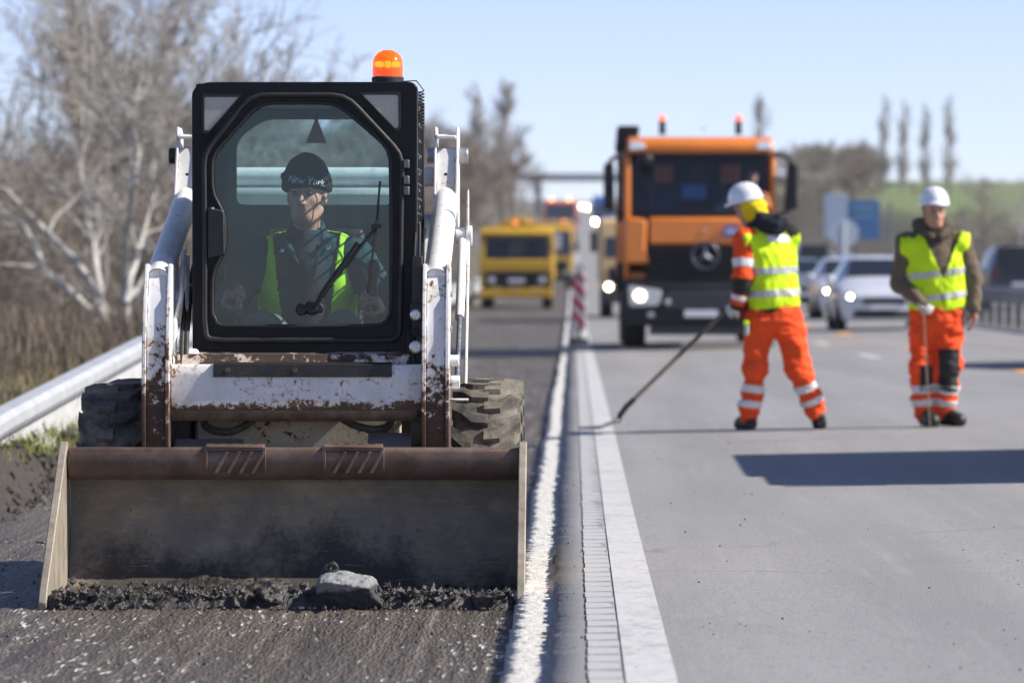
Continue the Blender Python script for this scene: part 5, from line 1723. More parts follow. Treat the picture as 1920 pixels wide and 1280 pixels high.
# ---- workers on the road
def worker(name_label, loc, J, st):
    T = thing('person', name_label, 'person', loc)
    lo = (-.75, -.55, -.02); hi = (.75, .60, 1.85)
    f = nv(J['face'])
    A = lambda k: np.array(J[k], float)
    # body
    s = SDF(lo, hi, .0075)
    P, Rm = head(s, J['head'], J['hface'], J['hup'], st.get('old', 0))
    s.cone(A('neck'), A('head') + np.array(J['hup']) * -.05, .056, .054, .03)
    s.cone(A('pelvis'), A('chest'), .145, .15, .05, sq=(f, .72))
    for k in (0, 1):
        s.cone(A('neck') + (0, 0, -.06), J['sh'][k], .075, .06, .04)
        s.cone(J['sh'][k], J['el'][k], .05, .042, .03); s.cone(J['el'][k], J['wr'][k], .042, .028, .02)
        s.cone(J['hip'][k], J['kn'][k], .085, .058, .04); s.cone(J['kn'][k], J['an'][k], .056, .040, .03)
        s.cone(J['an'][k], J['toe'][k], .040, .034, .02)
    for k in (0, 1):
        hd = J['hand'][k]
        hand(s, J['wr'][k], hd[0], hd[1], hd[2], hd[3])
    link_mesh('body', s.mesh(), skinm, T)
    eyes(T, P, f)
    for k in (0, 1):
        gm = st['glove'][k]
        if gm is None: continue
        w = np.array(J['wr'][k], float)
        sg = SDF(w - .20, w + .20, .0055)
        hd = J['hand'][k]
        hand(sg, w, hd[0], hd[1], hd[2], hd[3], grow=.0035)
        sg.cone(w - nv(hd[0]) * .03, w + nv(hd[0]) * .02, .038, .034, .01)
        link_mesh('glove', sg.mesh(), gm, T)
    # trousers
    s = SDF(lo, hi, .009)
    s.ell(A('pelvis') + (0, 0, -.02), (.175, .14, .14), .05)
    for k in (0, 1):
        s.cone(J['hip'][k], J['kn'][k], .110, .090, .04)
        an = np.array(J['an'][k], float); kn = np.array(J['kn'][k], float)
        s.cone(kn, an, .088, .082, .04)
    s.plane(A('pelvis') + (0, 0, .14), (0, 0, 1))
    me = s.mesh('trousers')
    ripple(me, .022, 6.0, (1, 1, 1.9), 2 + st['seed'], 3)
    ripple(me, .011, 16.0, (.6, .6, 1.5), 5 + st['seed'], 2)
    # cut the round cuffs straight
    link_mesh('trousers', me, orangem, T)
    for k in (0, 1):
        kn = J['kn'][k]; an = J['an'][k]
        for t0, t1 in st['legband']: limb_band(me, kn, an, t0, t1, 'reflective_band', tapel, T)
    if st.get('patch'):
        for k in (0, 1):
            t_up = .33 if k else .02
            kn = Vector(J['kn'][k]); hp = Vector(J['hip'][k]); an = Vector(J['an'][k])
            ff = Vector(f)
            def front(c, kn=kn, k=k): return (c - kn).dot(ff) > .010 and -(st['patch'] if k else .02) < c.x - kn.x < st['patch']
            m2 = slab_copy(me, kn.lerp(hp, t_up), (hp - kn).normalized(), kn.lerp(an, .52), (an - kn).normalized(), .004, 'knee_patch', front)
            link_mesh('knee_patch', m2, M('black_knee_cloth', (.02, .02, .022), .85), T)
    # boots
    for k in (0, 1):
        an = np.array(J['an'][k], float); toe = np.array(J['toe'][k], float)
        s = SDF(np.minimum(an, toe) - .15, np.maximum(an, toe) + .15, .007)
        d = nv(toe - an)
        s.cone(an + (0, 0, .06), an, .062, .056, .02)
        heel = np.array(J['heel'][k], float)
        s.cone(heel, toe, .046, .050, .03)
        s.cone(an, toe, .05, .042, .03)
        if st['flat'][k]: s.plane((0, 0, .002), (0, 0, -1))
        link_mesh('boot', s.mesh(), bootm, T)
    # jacket with sleeves
    s = SDF(lo, hi, .009)
    s.cone(A('pelvis') + (0, 0, .12), A('chest'), .185, .195, .06, sq=(f, .72))
    for k in (0, 1):
        s.cone(A('neck') + (0, 0, -.08), J['sh'][k], .09, .080, .05)
    s.plane(A('pelvis') + (0, 0, .015), (0, 0, -1))
    torso = st['jacket']
    for k in (0, 1):
        s.cone(J['sh'][k], J['el'][k], .080, .068, .04); s.cone(J['el'][k], J['wr'][k], .068, .050, .04)
    me = s.mesh('jacket')
    ripple(me, .012, 8.0, (1, 1, 1.5), 4 + st['seed'], 3)
    jo = link_mesh('jacket', me, torso, T)
    for (k, seg_, t0, t1, m_, nm, of) in st.get('sleeve', ()):
        a, b2 = (J['sh'][k], J['el'][k]) if seg_ == 0 else (J['el'][k], J['wr'][k])
        limb_band(me, a, b2, t0, t1, nm, m_, T, .10, of)
    # vest
    s = SDF(lo, hi, .009)
    ch = A('chest')
    s.cone(A('pelvis') + (0, 0, .10), ch, .200 + st.get('fat', 0), .222, .06, sq=(f, .70))
    sl = [np.array(J['sh'][k], float) for k in (0, 1)]
    for k in (0, 1):
        s.cone(A('neck') + (0, 0, -.085), sl[k] + (0, 0, -.020), .106, .098, .05)
    s.plane(A('pelvis') + (0, 0, st['hem']), st.get('hemn', (0, 0, -1)), k=.006)
    for k in (0, 1):                       # armholes
        o = sl[k] - A('neck'); o[2] = 0; o = nv(o)
        s.plane(sl[k] + o * st.get('arm', .06), o, k=.004)
    me = s.mesh('vest')
    ripple(me, .014, 5.5, (1.5, 1.5, .7), 6 + st['seed'], 3)
    ripple(me, .007, 18.0, (1.3, 1.3, .8), 7 + st['seed'], 2)
    if st.get('open'):
        bm = bmesh.new(); bm.from_mesh(me)
        nk = A('neck')
        def gap(c):
            if (c - Vector(ch)).dot(Vector(f)) < .03: return False
            w = max(0, (c.z - st['open'][0])) * st['open'][1] + .006
            cx = st['open'][2] + (c.z - 1.2) * st['open'][3]
            return abs(c.x - cx) < w
        bmesh.ops.delete(bm, geom=[q_ for q_ in bm.faces if gap(q_.calc_center_median())], context='FACES')
        bm.to_mesh(me); bm.free()
        for p_ in me.polygons: p_.use_smooth = True
    vo = link_mesh('safety_vest', me, hivis, T)
    md = vo.modifiers.new('thick', 'SOLIDIFY'); md.thickness = .005
    for z0, z1, n_ in st['vband']:
        m2 = slab_copy(me, Vector((0, 0, z0)), (Vector(n_) * -1), Vector((0, 0, z1)), Vector(n_), .005, 'reflective_band')
        link_mesh('reflective_band', m2, tape, T)
    return T, me, P, Rm
WL1 = (1.475, 33.5, float(gz(1.475, 33.5)) + .004)
J1 = dict(face=(-.42, .90, 0), head=(-.190, .03, 1.640), hface=(-.80, .38, -.46), hup=(-.45, .05, .89), neck=(-.095, .01, 1.475), chest=(-.020, .0, 1.22), pelvis=(.005, 0, .845),
          sh=((-.215, -.075, 1.400), (.118, .06, 1.432)), el=((-.232, -.135, 1.105), (.02, .30, 1.17)), wr=((-.275, -.105, .925), (-.185, .13, .93)),
          hip=((-.10, -.02, .83), (.105, .02, .83)), kn=((-.135, .02, .455), (.185, -.03, .455)), an=((-.175, .03, .115), (.312, .03, .150)), heel=((-.165, -.02, .045), (.335, -.0, .10)), toe=((-.235, .15, .040), (.345, .13, .045)),
          hand=(((-.62, .35, -.50), (.35, .75, -.25), 1, 1.15), ((-.75, -.50, -.25), (-.1, -.45, -.6), -1, 1.1)))
W1, vm1, P1_, R1_ = worker('worker seen from behind in white helmet, leaning over a long shovel', WL1, J1,
    dict(seed=1, glove=(glovew, glover), legband=((.36, .52), (.70, .84)), flat=(True, False), jacket=darkg, hem=.055, hemn=(.06, 0, -1),
         arm=.060, sleeve=((0, 0, -.4, 1.0, orangem, 'orange_sleeve', .003), (0, 0, .50, .70, tapel, 'reflective_band', .006), (0, 1, .55, 1.0, orangem, 'orange_cuff', .004), (0, 1, .60, .78, tapel, 'reflective_band', .007)),
         vband=((1.150, 1.198, (-.06, 0, 1)), (.985, 1.033, (-.06, 0, 1)))))
helmet(W1, P1_(0, -.012, .052), (-.86, .40, -.20), J1['hup'], hatw)
s = SDF((-.42, -.25, 1.36), (.15, .30, 1.76), .008)          # yellow hood under the helmet
s.ell(P1_(0, -.035, -.015), (.098, .098, .105), .03, rot=R1_)
s.cone(P1_(0, -.03, -.05), (-.08, -.02, 1.50), .085, .085, .04)
s.ell(P1_(0, .10, -.02), (.055, .09, .085), .02, 'sub', rot=R1_)
me = s.mesh('hood'); ripple(me, .012, 14, (1, 1, 1.6), 3)
link_mesh('hood', me, cloth('yellow_hood_cloth', (.72, .52, .012), .1), W1)
s = SDF((-.30, -.30, 1.30), (.26, .28, 1.66), .008)          # dark hood bunched on the back
s.cone((-.10, -.05, 1.55), (.04, -.11, 1.515), .058, .070, .04)
s.cone((-.15, -.02, 1.51), (.0, -.14, 1.485), .045, .048, .04)
s.cone((-.14, .06, 1.50), (.02, .05, 1.52), .07, .065, .04)
me = s.mesh('collar'); ripple(me, .014, 13, (1, 1, 1.4), 8)
link_mesh('bunched_hood', me, navy, W1)
m2 = slab_copy(vm1, Vector((0, 0, 1.385)), Vector((0, 0, -1)), Vector((0, 0, 1.437)), Vector((0, 0, 1)), .006, 'back_patch', lambda c: -.055 < c.x < .110 and c.y < .02)
link_mesh('back_patch', m2, M('white_print', (.82, .82, .82), .6, var=.03), W1)
q = B(); q.box((-.205, -.13, .745), (.035, .05, .10)); q.build('belt_pouch', cloth('pouch_cloth', (.35, .42, .40)), W1, .012)
B().box((-.208, -.14, .79), (.04, .055, .035)).build('pouch_flap', hivis, W1, .008)
SH = thing('shovel', 'long handled shovel held by the leaning worker, blade on the asphalt', 'shovel', WL1)
wood = M('worn_ash_handle', (.15, .11, .075), .6, var=.3, scale=8, stretch=(3, 3, 3))
a = Vector((-.13, .045, 1.09)); b2 = Vector((-1.09, -.20, .175))
B().tube([a, a.lerp(b2, .5) + Vector((0, 0, .006)), b2], .0165, 12).build('handle', wood, SH, 0, 50)
B().tube([b2.lerp(a, .06), b2, (-1.135, -.21, .115), (-1.155, -.215, .062)], [.021, .022, .021, .018], 12).build('socket', blackm, SH, 0, 50)
bl = []
nx, ny = 10, 9
for i in range(nx):
    u = i / (nx - 1)
    for k in range(ny):
        w = (k / (ny - 1) - .5)
        wid = .25 * (1 - .75 * max(0, u - .62) ** 1.6 / .2)
        bl.append((-1.145 - .29 * u, -.215 - .02 * u + w * wid, .058 - .05 * min(1, u * 2.2) + .004 + .055 * w * w * 4 * (1 - u * .55) * .5))
fs = [(i * ny + k, i * ny + k + 1, (i + 1) * ny + k + 1, (i + 1) * ny + k) for i in range(nx - 1) for k in range(ny - 1)]
bo = B().add(bl, fs).build('blade', steel, SH, 0, 60)
md = bo.modifiers.new('thick', 'SOLIDIFY'); md.thickness = .004
WL2 = (2.665, 33.6, float(gz(2.665, 33.6)) + .004)
J2 = dict(face=(-.10, -.99, 0), head=(.0, -.02, 1.583), hface=(.22, -.97, -.10), hup=(.02, -.08, 1), neck=(.008, .03, 1.425), chest=(.005, .02, 1.18), pelvis=(.02, .03, .83),
          sh=((-.195, .02, 1.355), (.205, .03, 1.365)), el=((-.250, .04, 1.06), (.290, .06, 1.09)), wr=((-.125, -.17, .925), (.300, -.01, .868)),
          hip=((-.075, .03, .82), (.115, .03, .82)), kn=((-.088, .01, .44), (.108, -.01, .44)), an=((-.065, .04, .11), (.075, .06, .12)), heel=((-.065, .075, .045), (.07, .10, .05)), toe=((-.015, -.12, .042), (.185, -.05, .045)),
          hand=(((.30, -.45, -.80), (.45, -.10, .2), -1, .95), ((.02, -.10, -1), (-1, -.1, 0), 1, .38)))
W2, vm2, P2_, R2_ = worker('worker facing the camera in white helmet holding a thin rod', WL2, J2,
    dict(seed=3, old=1, fat=.014, glove=(glovew, None), legband=((.40, .57), (.72, .86)), flat=(True, True), jacket=khaki, hem=.015, hemn=(.16, 0, -1), patch=.075,
         arm=.056, sleeve=(), vband=((1.105, 1.150, (-.13, 0, 1)), (.93, .975, (-.13, 0, 1))), open=(1.10, .42, .055, -.02)))
helmet(W2, P2_(0, -.010, .055), (.15, -.98, .02), J2['hup'], hatw)
s = SDF((-.25, -.25, 1.30), (.27, .25, 1.62), .008)
s.cone((-.06, .06, 1.46), (.07, .06, 1.46), .085, .085, .04)
s.cone((-.10, .0, 1.45), (-.03, -.10, 1.40), .045, .03, .03)
s.cone((.11, .0, 1.45), (.04, -.10, 1.40), .045, .03, .03)
s.cone((-.11, .05, 1.49), (.10, .09, 1.50), .05, .05, .03)
me = s.mesh('collar'); ripple(me, .012, 14, (1, 1, 1.4), 5)
link_mesh('bunched_hood', me, cloth('hood_khaki', (.09, .075, .055)), W2)
s = SDF((-.14, -.18, 1.46), (.14, .16, 1.66), .007)          # hair below the helmet
s.ell(P2_(0, -.03, .02), (.084, .092, .06), .02, rot=R2_)
s.plane(P2_(0, .045, 0), (R2_[0][1], R2_[1][1], R2_[2][1]))
link_mesh('hair', s.mesh(), hairm, W2)
RD = thing('measuring_rod', 'thin pale rod held upright in the gloved hand of the facing worker', 'rod', WL2)
B().tube([(-.098, -.255, .90), (-.075, -.24, .45), (-.045, -.22, .0)], .0052, 8).build('rod', M('pale_rod', (.27, .21, .15), .5), RD)
B().tube([(-.125, -.262, .905), (-.098, -.257, .90), (-.07, -.252, .905)], .010, 8).build('grip', blackr, RD)
# ------------------------------------------------------------------ vehicles on the road
torange = M('truck_orange', (.74, .21, .022), .38, var=.06, scale=3, coat=.35, dirt=.06, dirtcol=(.40, .20, .09))
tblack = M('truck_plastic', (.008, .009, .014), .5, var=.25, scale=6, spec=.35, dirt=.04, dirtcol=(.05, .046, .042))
tdark = M('truck_dark_grey', (.035, .037, .042), .5, var=.25, scale=6)  # own dark grey of linings, seats and small fittings
tglass = glass('truck_windscreen', (.80, .87, .94), .085, .03, .03, (.12, .15, .2))
tyref = M('truck_tyre', (.022, .021, .020), .8, var=.3, scale=10, dirt=.3)
rimg = M('wheel_steel', (.35, .35, .36), .45, .5, var=.2)
lamp_on = M('headlight_on', (1, .95, .8), .3, var=.01, emit=(1.0, .80, .52), estr=26)
lamp_wh = M('car_headlight_on', (1, 1, 1), .3, var=.01, emit=(1.0, .95, .88), estr=34)
lampgl = M('lamp_glass', (.55, .57, .60), .12, .3, var=.1, coat=.6)
amber = M('amber_marker', (.85, .25, .03), .3, var=.05, emit=(1, .30, .05), estr=.8)
redl = M('red_lens', (.50, .02, .02), .25, var=.1, coat=.5)
redtip = M('orange_red_lens', (.85, .12, .04), .3, var=.05, emit=(1, .2, .08), estr=.8)
plateb = M('plate_blue', (.05, .10, .40), .5, var=.05)
platew = M('plate_white', (.75, .76, .78), .5, var=.03)
chromef = M('bright_trim', (.65, .66, .68), .2, .9, var=.08)
def wheel(parent, x, y, r, w, dual=False):
    e = bpy.data.objects.new('wheel', None); COL.objects.link(e); e.parent = parent; e.location = (x, y, r)
    h = w / 2
    q = B().lathe([(-h * .8, r * .56), (-h, r * .62), (-h, r * .90), (-h * .8, r), (h * .8, r), (h, r * .90), (h, r * .62), (h * .8, r * .56)], (0, 0, 0), (1, 0, 0), 32, False)
    q.build('tyre', tyref, e, 0, 40)
    s = 1 if x > 0 else -1
    B().lathe([(-h * .6, r * .57), (h * .7, r * .57), (h * .75, r * .5), (h * .35, r * .42), (h * .35, r * .2), (h * .6, r * .18), (h * .62, .001)], (0, 0, 0), (s, 0, 0), 24, False).build('rim', rimg, e, 0, 40)
    return e
def headlamp(parent, x, y, z, r, on=True, mat=None, w=None):
    o = B().lathe([(0, r * 1.15), (-.02, r * 1.15), (-.025, r), (.03, r * .5), (.03, .001)], (x, y, z), (0, 1, 0), 18, False).build('headlight', lampgl, parent, 0, 40)
    if on: B().lathe([(.0, r * .62), (-.012, r * .5), (-.016, .001)], (x, y - .018, z), (0, 1, 0), 16, False).build('bulb', mat or lamp_on, o, 0, 60)
    return o
def person_behind(label, loc, s_=1.0, vest=None):
    """a driver seen dimly through a windscreen"""
    T = thing('person', label, 'person', loc)
    s = SDF((-.35, -.55, -.05), (.35, .25, .85), .016)
    P, Rm = head(s, (0, 0, .70), (0, -1, -.05), (0, 0, 1))
    s.cone((0, .03, .45), (0, .02, .62), .06, .055, .03)
    s.cone((0, .08, .0), (0, .04, .32), .15, .16, .05, sq=((0, 1, 0), .7))
    for k in (-1, 1):
        s.cone((0, .04, .42), (k * .19, .04, .40), .07, .055, .03)
        s.cone((k * .19, .04, .40), (k * .26, -.12, .20), .05, .042, .03)
        s.cone((k * .26, -.12, .20), (k * .16, -.40, .34), .042, .03, .02)
        hand(s, (k * .16, -.40, .34), (-k * .2, -.8, .6), (-k * .6, -.2, -.5), -k, .9)
    link_mesh('body', s.mesh(), skinm, T)
    s = SDF((-.35, -.45, -.05), (.35, .30, .60), .016)
    s.cone((0, .08, .0), (0, .04, .30), .18, .20, .05, sq=((0, 1, 0), .72))
    for k in (-1, 1):
        s.cone((0, .04, .41), (k * .19, .04, .39), .085, .075, .03)
        s.cone((k * .19, .04, .39), (k * .26, -.12, .20), .072, .06, .03); s.cone((k * .26, -.12, .20), (k * .17, -.36, .32), .058, .048, .02)
    link_mesh('jacket', s.mesh(), vest or navy, T)
    s = SDF((-.2, -.2, .6), (.2, .25, .95), .012)
    s.ell((0, .015, .745), (.084, .10, .085), .02)
    s.plane((0, -.05, .76), (0, -1, -.6))
    link_mesh('hair', s.mesh(), hairm, T)
    return T
# ---- the orange tipper
TX, TD = 1.985, 71.0
TZ = float(gz(TX, TD)) + .002
T = thing('tipper_truck', 'big orange tipper truck with black grille, its headlight on, behind the workers', 'truck', (TX, TD, TZ))
def cab_shell(parent, name, sect, mat, bevel=.04):
    """sect: list of (y, z) side outline, extruded"""
q = B()
cabp = [(.10, 1.05), (.04, 1.62), (.02, 2.06), (.26, 3.08), (.34, 3.32), (.60, 3.40), (2.0, 3.40), (2.05, 1.05)]
# cab body as two sides, back and roof so that one sees through the windscreen
for s in (-1, 1):
    q.prism([(.04, 1.05), (.02, 1.62), (.0, 2.07), (.14, 2.12), (1.55, 2.12), (1.55, 2.98), (.50, 2.98), (.34, 2.98), (.36, 3.08), (2.0, 3.08), (2.05, 1.05)], 'x', s * 1.17 - .03, s * 1.17 + .03)
q.bx(-1.14, 1.14, 1.95, 2.04, 1.05, 3.10)
q.bx(-1.14, 1.14, .2, 1.95, 1.0, 1.2)
q.build('cab_body', torange, T, .03)
q = B()
q.prism([(.24, 3.06), (.20, 3.16), (.26, 3.27), (.48, 3.33), (1.9, 3.36), (2.04, 3.28), (2.04, 3.06)], 'x', -1.15, 1.15)
q.build('roof', torange, T, .11, 35, 4)
for s in (-1, 1):
    o = B().prism(round_poly([(s * 1.12, 3.12), (s * .86, 3.13), (s * .90, 3.24), (s * 1.10, 3.26)], .03), 'y', .17, .26).build('roof_light', M('roof_light_lens', (.8, .82, .85), .08, .4, coat=1.0, var=.03), T, .01)
for s in (-1, 1):       # windscreen pillars
    B().prism([(.0, 2.07), (.10, 2.07), (.36, 3.08), (.26, 3.08)], 'x', s * 1.14 - .04, s * 1.14 + .04).build('pillar', torange, T, .02)
B().add([(-1.06, .03, 2.07), (1.06, .03, 2.07), (1.06, .27, 3.07), (-1.06, .27, 3.07), (-1.06, .045, 2.07), (1.06, .045, 2.07), (1.06, .285, 3.07), (-1.06, .285, 3.07)], [(0, 1, 2, 3), (4, 7, 6, 5), (0, 4, 5, 1), (1, 5, 6, 2), (2, 6, 7, 3), (3, 7, 4, 0)]).build('windscreen', tglass, T, 0, 0)
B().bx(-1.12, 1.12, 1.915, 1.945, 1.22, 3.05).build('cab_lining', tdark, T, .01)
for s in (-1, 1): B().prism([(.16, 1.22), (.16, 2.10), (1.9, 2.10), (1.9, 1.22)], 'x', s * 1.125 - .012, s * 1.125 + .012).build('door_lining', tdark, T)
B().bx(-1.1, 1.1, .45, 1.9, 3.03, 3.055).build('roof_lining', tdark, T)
q = B()
q.prism([(.02, 2.05), (.02, 2.16), (.055, 2.16), (.30, 2.10), (.40, 1.9), (.10, 1.9)], 'x', -1.08, 1.08)
q.build('dashboard', tblack, T, .02)
B().prism([(.225, 2.98), (.25, 3.07), (.28, 3.07), (.26, 2.98)], 'x', -1.07, 1.07).build('sun_visor', tblack, T)
for s in (-.55, .50):
    q = B()
    q.prism(round_poly([(1.02, 1.7), (1.22, 1.7), (1.32, 2.62), (1.20, 2.62)], .05), 'x', s - .25, s + .25)
    o = q.build('seat', tdark, T, .03)
    B().prism(round_poly([(1.17, 2.62), (1.30, 2.62), (1.32, 2.93), (1.20, 2.93)], .04), 'x', s - .15, s + .15).build('headrest', M('orange_seat_cloth', (.50, .17, .08), .8, var=.1), o, .03)
B().prism(round_poly([(-.28, 2.36), (.10, 2.36), (.10, 2.58), (-.28, 2.58)], .02), 'y', .60, .62).build('dash_card', M('blue_card', (.10, .20, .42), .5, var=.2, scale=14), T)
q = B(); q.tube([(.80 + .22 * math.cos(t * pi / 12), .62 + .05 * math.sin(t * pi / 12), 2.26 + .20 * math.sin(t * pi / 12)) for t in range(24)], .018, 6, True)
q.build('steering_wheel', tblack, T, 0, 60)
# front below the windscreen
B().prism([(.0, 1.63), (-.03, 1.66), (-.02, 2.02), (.02, 2.062), (.10, 2.062), (.10, 1.63)], 'x', -.80, 1.03).build('front_flap', torange, T, .02)
for s in (-1, 1):
    B().prism([(s * 1.19, 1.34), (s * .80, 1.34), (s * .86, 1.60), (s * .84, 2.02), (s * 1.19, 2.08)], 'y', -.05, .16).build('corner_panel', torange, T, .04, 35, 3)
q = B()
q.prism([(.06, .80), (.04, 1.62), (.16, 1.62), (.16, .80)], 'x', -.86, .86)
q.build('grille_backing', tblack, T)
for i in range(7):
    z = 1.56 - i * .112
    w_ = .80 + .012 * i
    B().prism([(-.05, z - .038), (-.06, z + .03), (.05, z + .045), (.05, z - .038)], 'x', -w_, w_).build('grille_slat', tblack, T, .008)
em = bpy.data.objects.new('emblem', None); COL.objects.link(em); em.parent = T; em.location = (.07, -.075, 1.465)
emm = M('emblem_chrome', (.16, .17, .20), .35, .8, var=.05)
B().tube([(.205 * math.cos(k * pi / 20), 0, .205 * math.sin(k * pi / 20)) for k in range(40)], .017, 8, True).build('emblem_ring', emm, em, 0, 60)
q = B()
for k in range(3):
    a = pi / 2 + k * 2 * pi / 3
    tip = (.20 * math.cos(a), 0, .20 * math.sin(a))
    l_ = (.045 * math.cos(a + pi / 3), 0, .045 * math.sin(a + pi / 3)); r_ = (.045 * math.cos(a - pi / 3), 0, .045 * math.sin(a - pi / 3))
    q.add([tip, l_, r_, (0, -.03, 0), (0, .01, 0)], [(0, 1, 3), (0, 3, 2), (0, 4, 1), (0, 2, 4)])
q.build('emblem_star', emm, em, 0, 0)
B().lathe([(0, .028), (-.012, .024), (-.014, .001)], (.07, -.03, 1.86), (0, 1, 0), 16, False).build('front_badge', chromef, T)
B().bx(.36, .58, -.052, -.03, 1.76, 1.92).build('blue_badge', plateb, T, .004)
B().bx(.39, .55, -.056, -.05, 1.81, 1.87).build('badge_print', M('badge_print', (.55, .6, .75), .5), T)
# bumper
q = B()
q.prism([(-.14, .36), (-.16, .50), (-.13, .98), (.0, 1.10), (.5, 1.10), (.5, .36)], 'x', -1.20, 1.20)
q.build('bumper', tblack, T, .05, 35, 3)
B().prism([(-.17, .62), (-.175, .90), (-.12, .90), (-.12, .62)], 'x', -.55, .55).build('bumper_intake', tdark, T, .02)
B().prism([(-.10, .22), (-.12, .36), (.1, .36), (.1, .25)], 'x', -.8, .8).build('underrun_guard', tdark, T, .01)
for s in (-1, 1):
    B().prism(round_poly([(s * 1.12, .66), (s * .66, .68), (s * .60, .92), (s * 1.14, 1.0)], .06), 'y', -.175, -.12).build('lamp_housing', lampgl, T, .01)
    headlamp(T, s * .955, -.18, .835, .095, True)
    B().lathe([(0, .05), (-.012, .045), (-.014, .001)], (s * .52, -.18, .74), (0, 1, 0), 14, False).build('fog_light', lampgl, T)
    B().bx(s * .78 - .05, s * .78 + .05, -.165, -.15, .50, .58).build('lower_lamp', lampgl, T, .004)
B().bx(-.26, .26, -.19, -.165, .50, .61).build('number_plate', platew, T, .003)
for s in (-1, 1):       # steps and wheel arches
    q = B()
    q.prism([(.1, 1.0), (.5, 1.35), (1.9, 1.35), (2.2, .9), (2.1, .9), (1.85, 1.2), (.6, 1.2), (.2, .95)], 'x', s * 1.20 - .10, s * 1.20 + .10)
    q.bx(s * 1.16 - .08, s * 1.16 + .08, -.05, .35, .40, .46)
    q.build('wheel_arch', tblack, T, .02)
# mirrors
for s, zx in ((-1, 0), (1, 0)):
    q = B()
    q.prism(round_poly([(s * 1.34 if s < 0 else 1.30, 2.18), (s * 1.52, 2.18), (s * 1.52, 2.90), (s * 1.36, 2.92)], .05), 'y', -.02, .16)
    mo = q.build('mirror', tblack, T, .03)
    q = B()
    q.tube([(s * 1.12, .35, 3.02), (s * 1.22, .12, 3.06), (s * 1.38, .06, 2.98), (s * 1.44, .06, 2.90)], .035, 10)
    q.tube([(s * 1.14, .2, 2.10), (s * 1.28, .1, 2.12), (s * 1.42, .06, 2.20)], .03, 10)
    q.build('mirror_arm', tblack, mo, 0, 50)
    B().bx(s * 1.435 - .06, s * 1.435 + .06, .160, .168, 2.25, 2.84).build('mirror_glass', chromef, mo)
q = B(); q.ball((-.86, -.02, 2.96), .11, 16, (1.1, .8, 1)); q.tube([(-.9, .22, 3.07), (-.88, .05, 3.05), (-.86, 0, 2.98)], .02, 8)
q.build('kerb_mirror', tblack, T, 0, 50)
q = B()
q.prism(round_poly([(-1.34, 3.10), (-1.0, 3.10), (-.94, 3.52), (-1.30, 3.52)], .05), 'y', .75, 1.2)
q.bx(-1.3, -1.21, .8, 1.1, 2.0, 3.12)
q.build('air_intake', tblack, T, .03)
for x in (-.585, .62):
    q = B().tube([(x, .85, 3.38), (x, .85, 3.60)], [.055, .05], 14)
    o = q.build('beacon', tblack, T, .004)
    B().lathe([(0, .052), (.05, .052), (.085, .035), (.095, .001)], (x, .85, 3.60), (0, 0, 1), 16, False).build('beacon_lens', redtip, o)
B().tube([(.05, .3, 3.42), (.05, .3, 3.47)], .012, 6).build('antenna', tblack, T)
# chassis and body
q = B()
for s in (-.42, .42): q.bx(s - .06, s + .06, .8, 8.0, .72, .98)
q.bx(-.9, .9, .9, 1.1, .55, .75)
q.build('chassis', tblack, T)
q = B()
q.bx(-1.25, 1.25, 2.5, 8.2, 1.15, 1.25)
for s in (-1, 1): q.bx(s * 1.22 - .03, s * 1.22 + .03, 2.5, 8.2, 1.25, 2.55)
q.bx(-1.19, 1.19, 2.5, 2.58, 1.25, 2.75)
q.bx(-1.19, 1.19, 8.12, 8.2, 1.25, 2.5)
q.build('tipper_body', torange, T, .02)
for y in (1.45, 3.3, 6.2, 7.5):
    for s in (-1, 1): wheel(T, s * 1.02, y, .52, .36)
person_behind('truck driver dimly seen behind the orange truck windscreen', (TX + .84, TD + .95, TZ + 2.0), vest=cloth('driver_orange_shirt', (.55, .20, .06)))
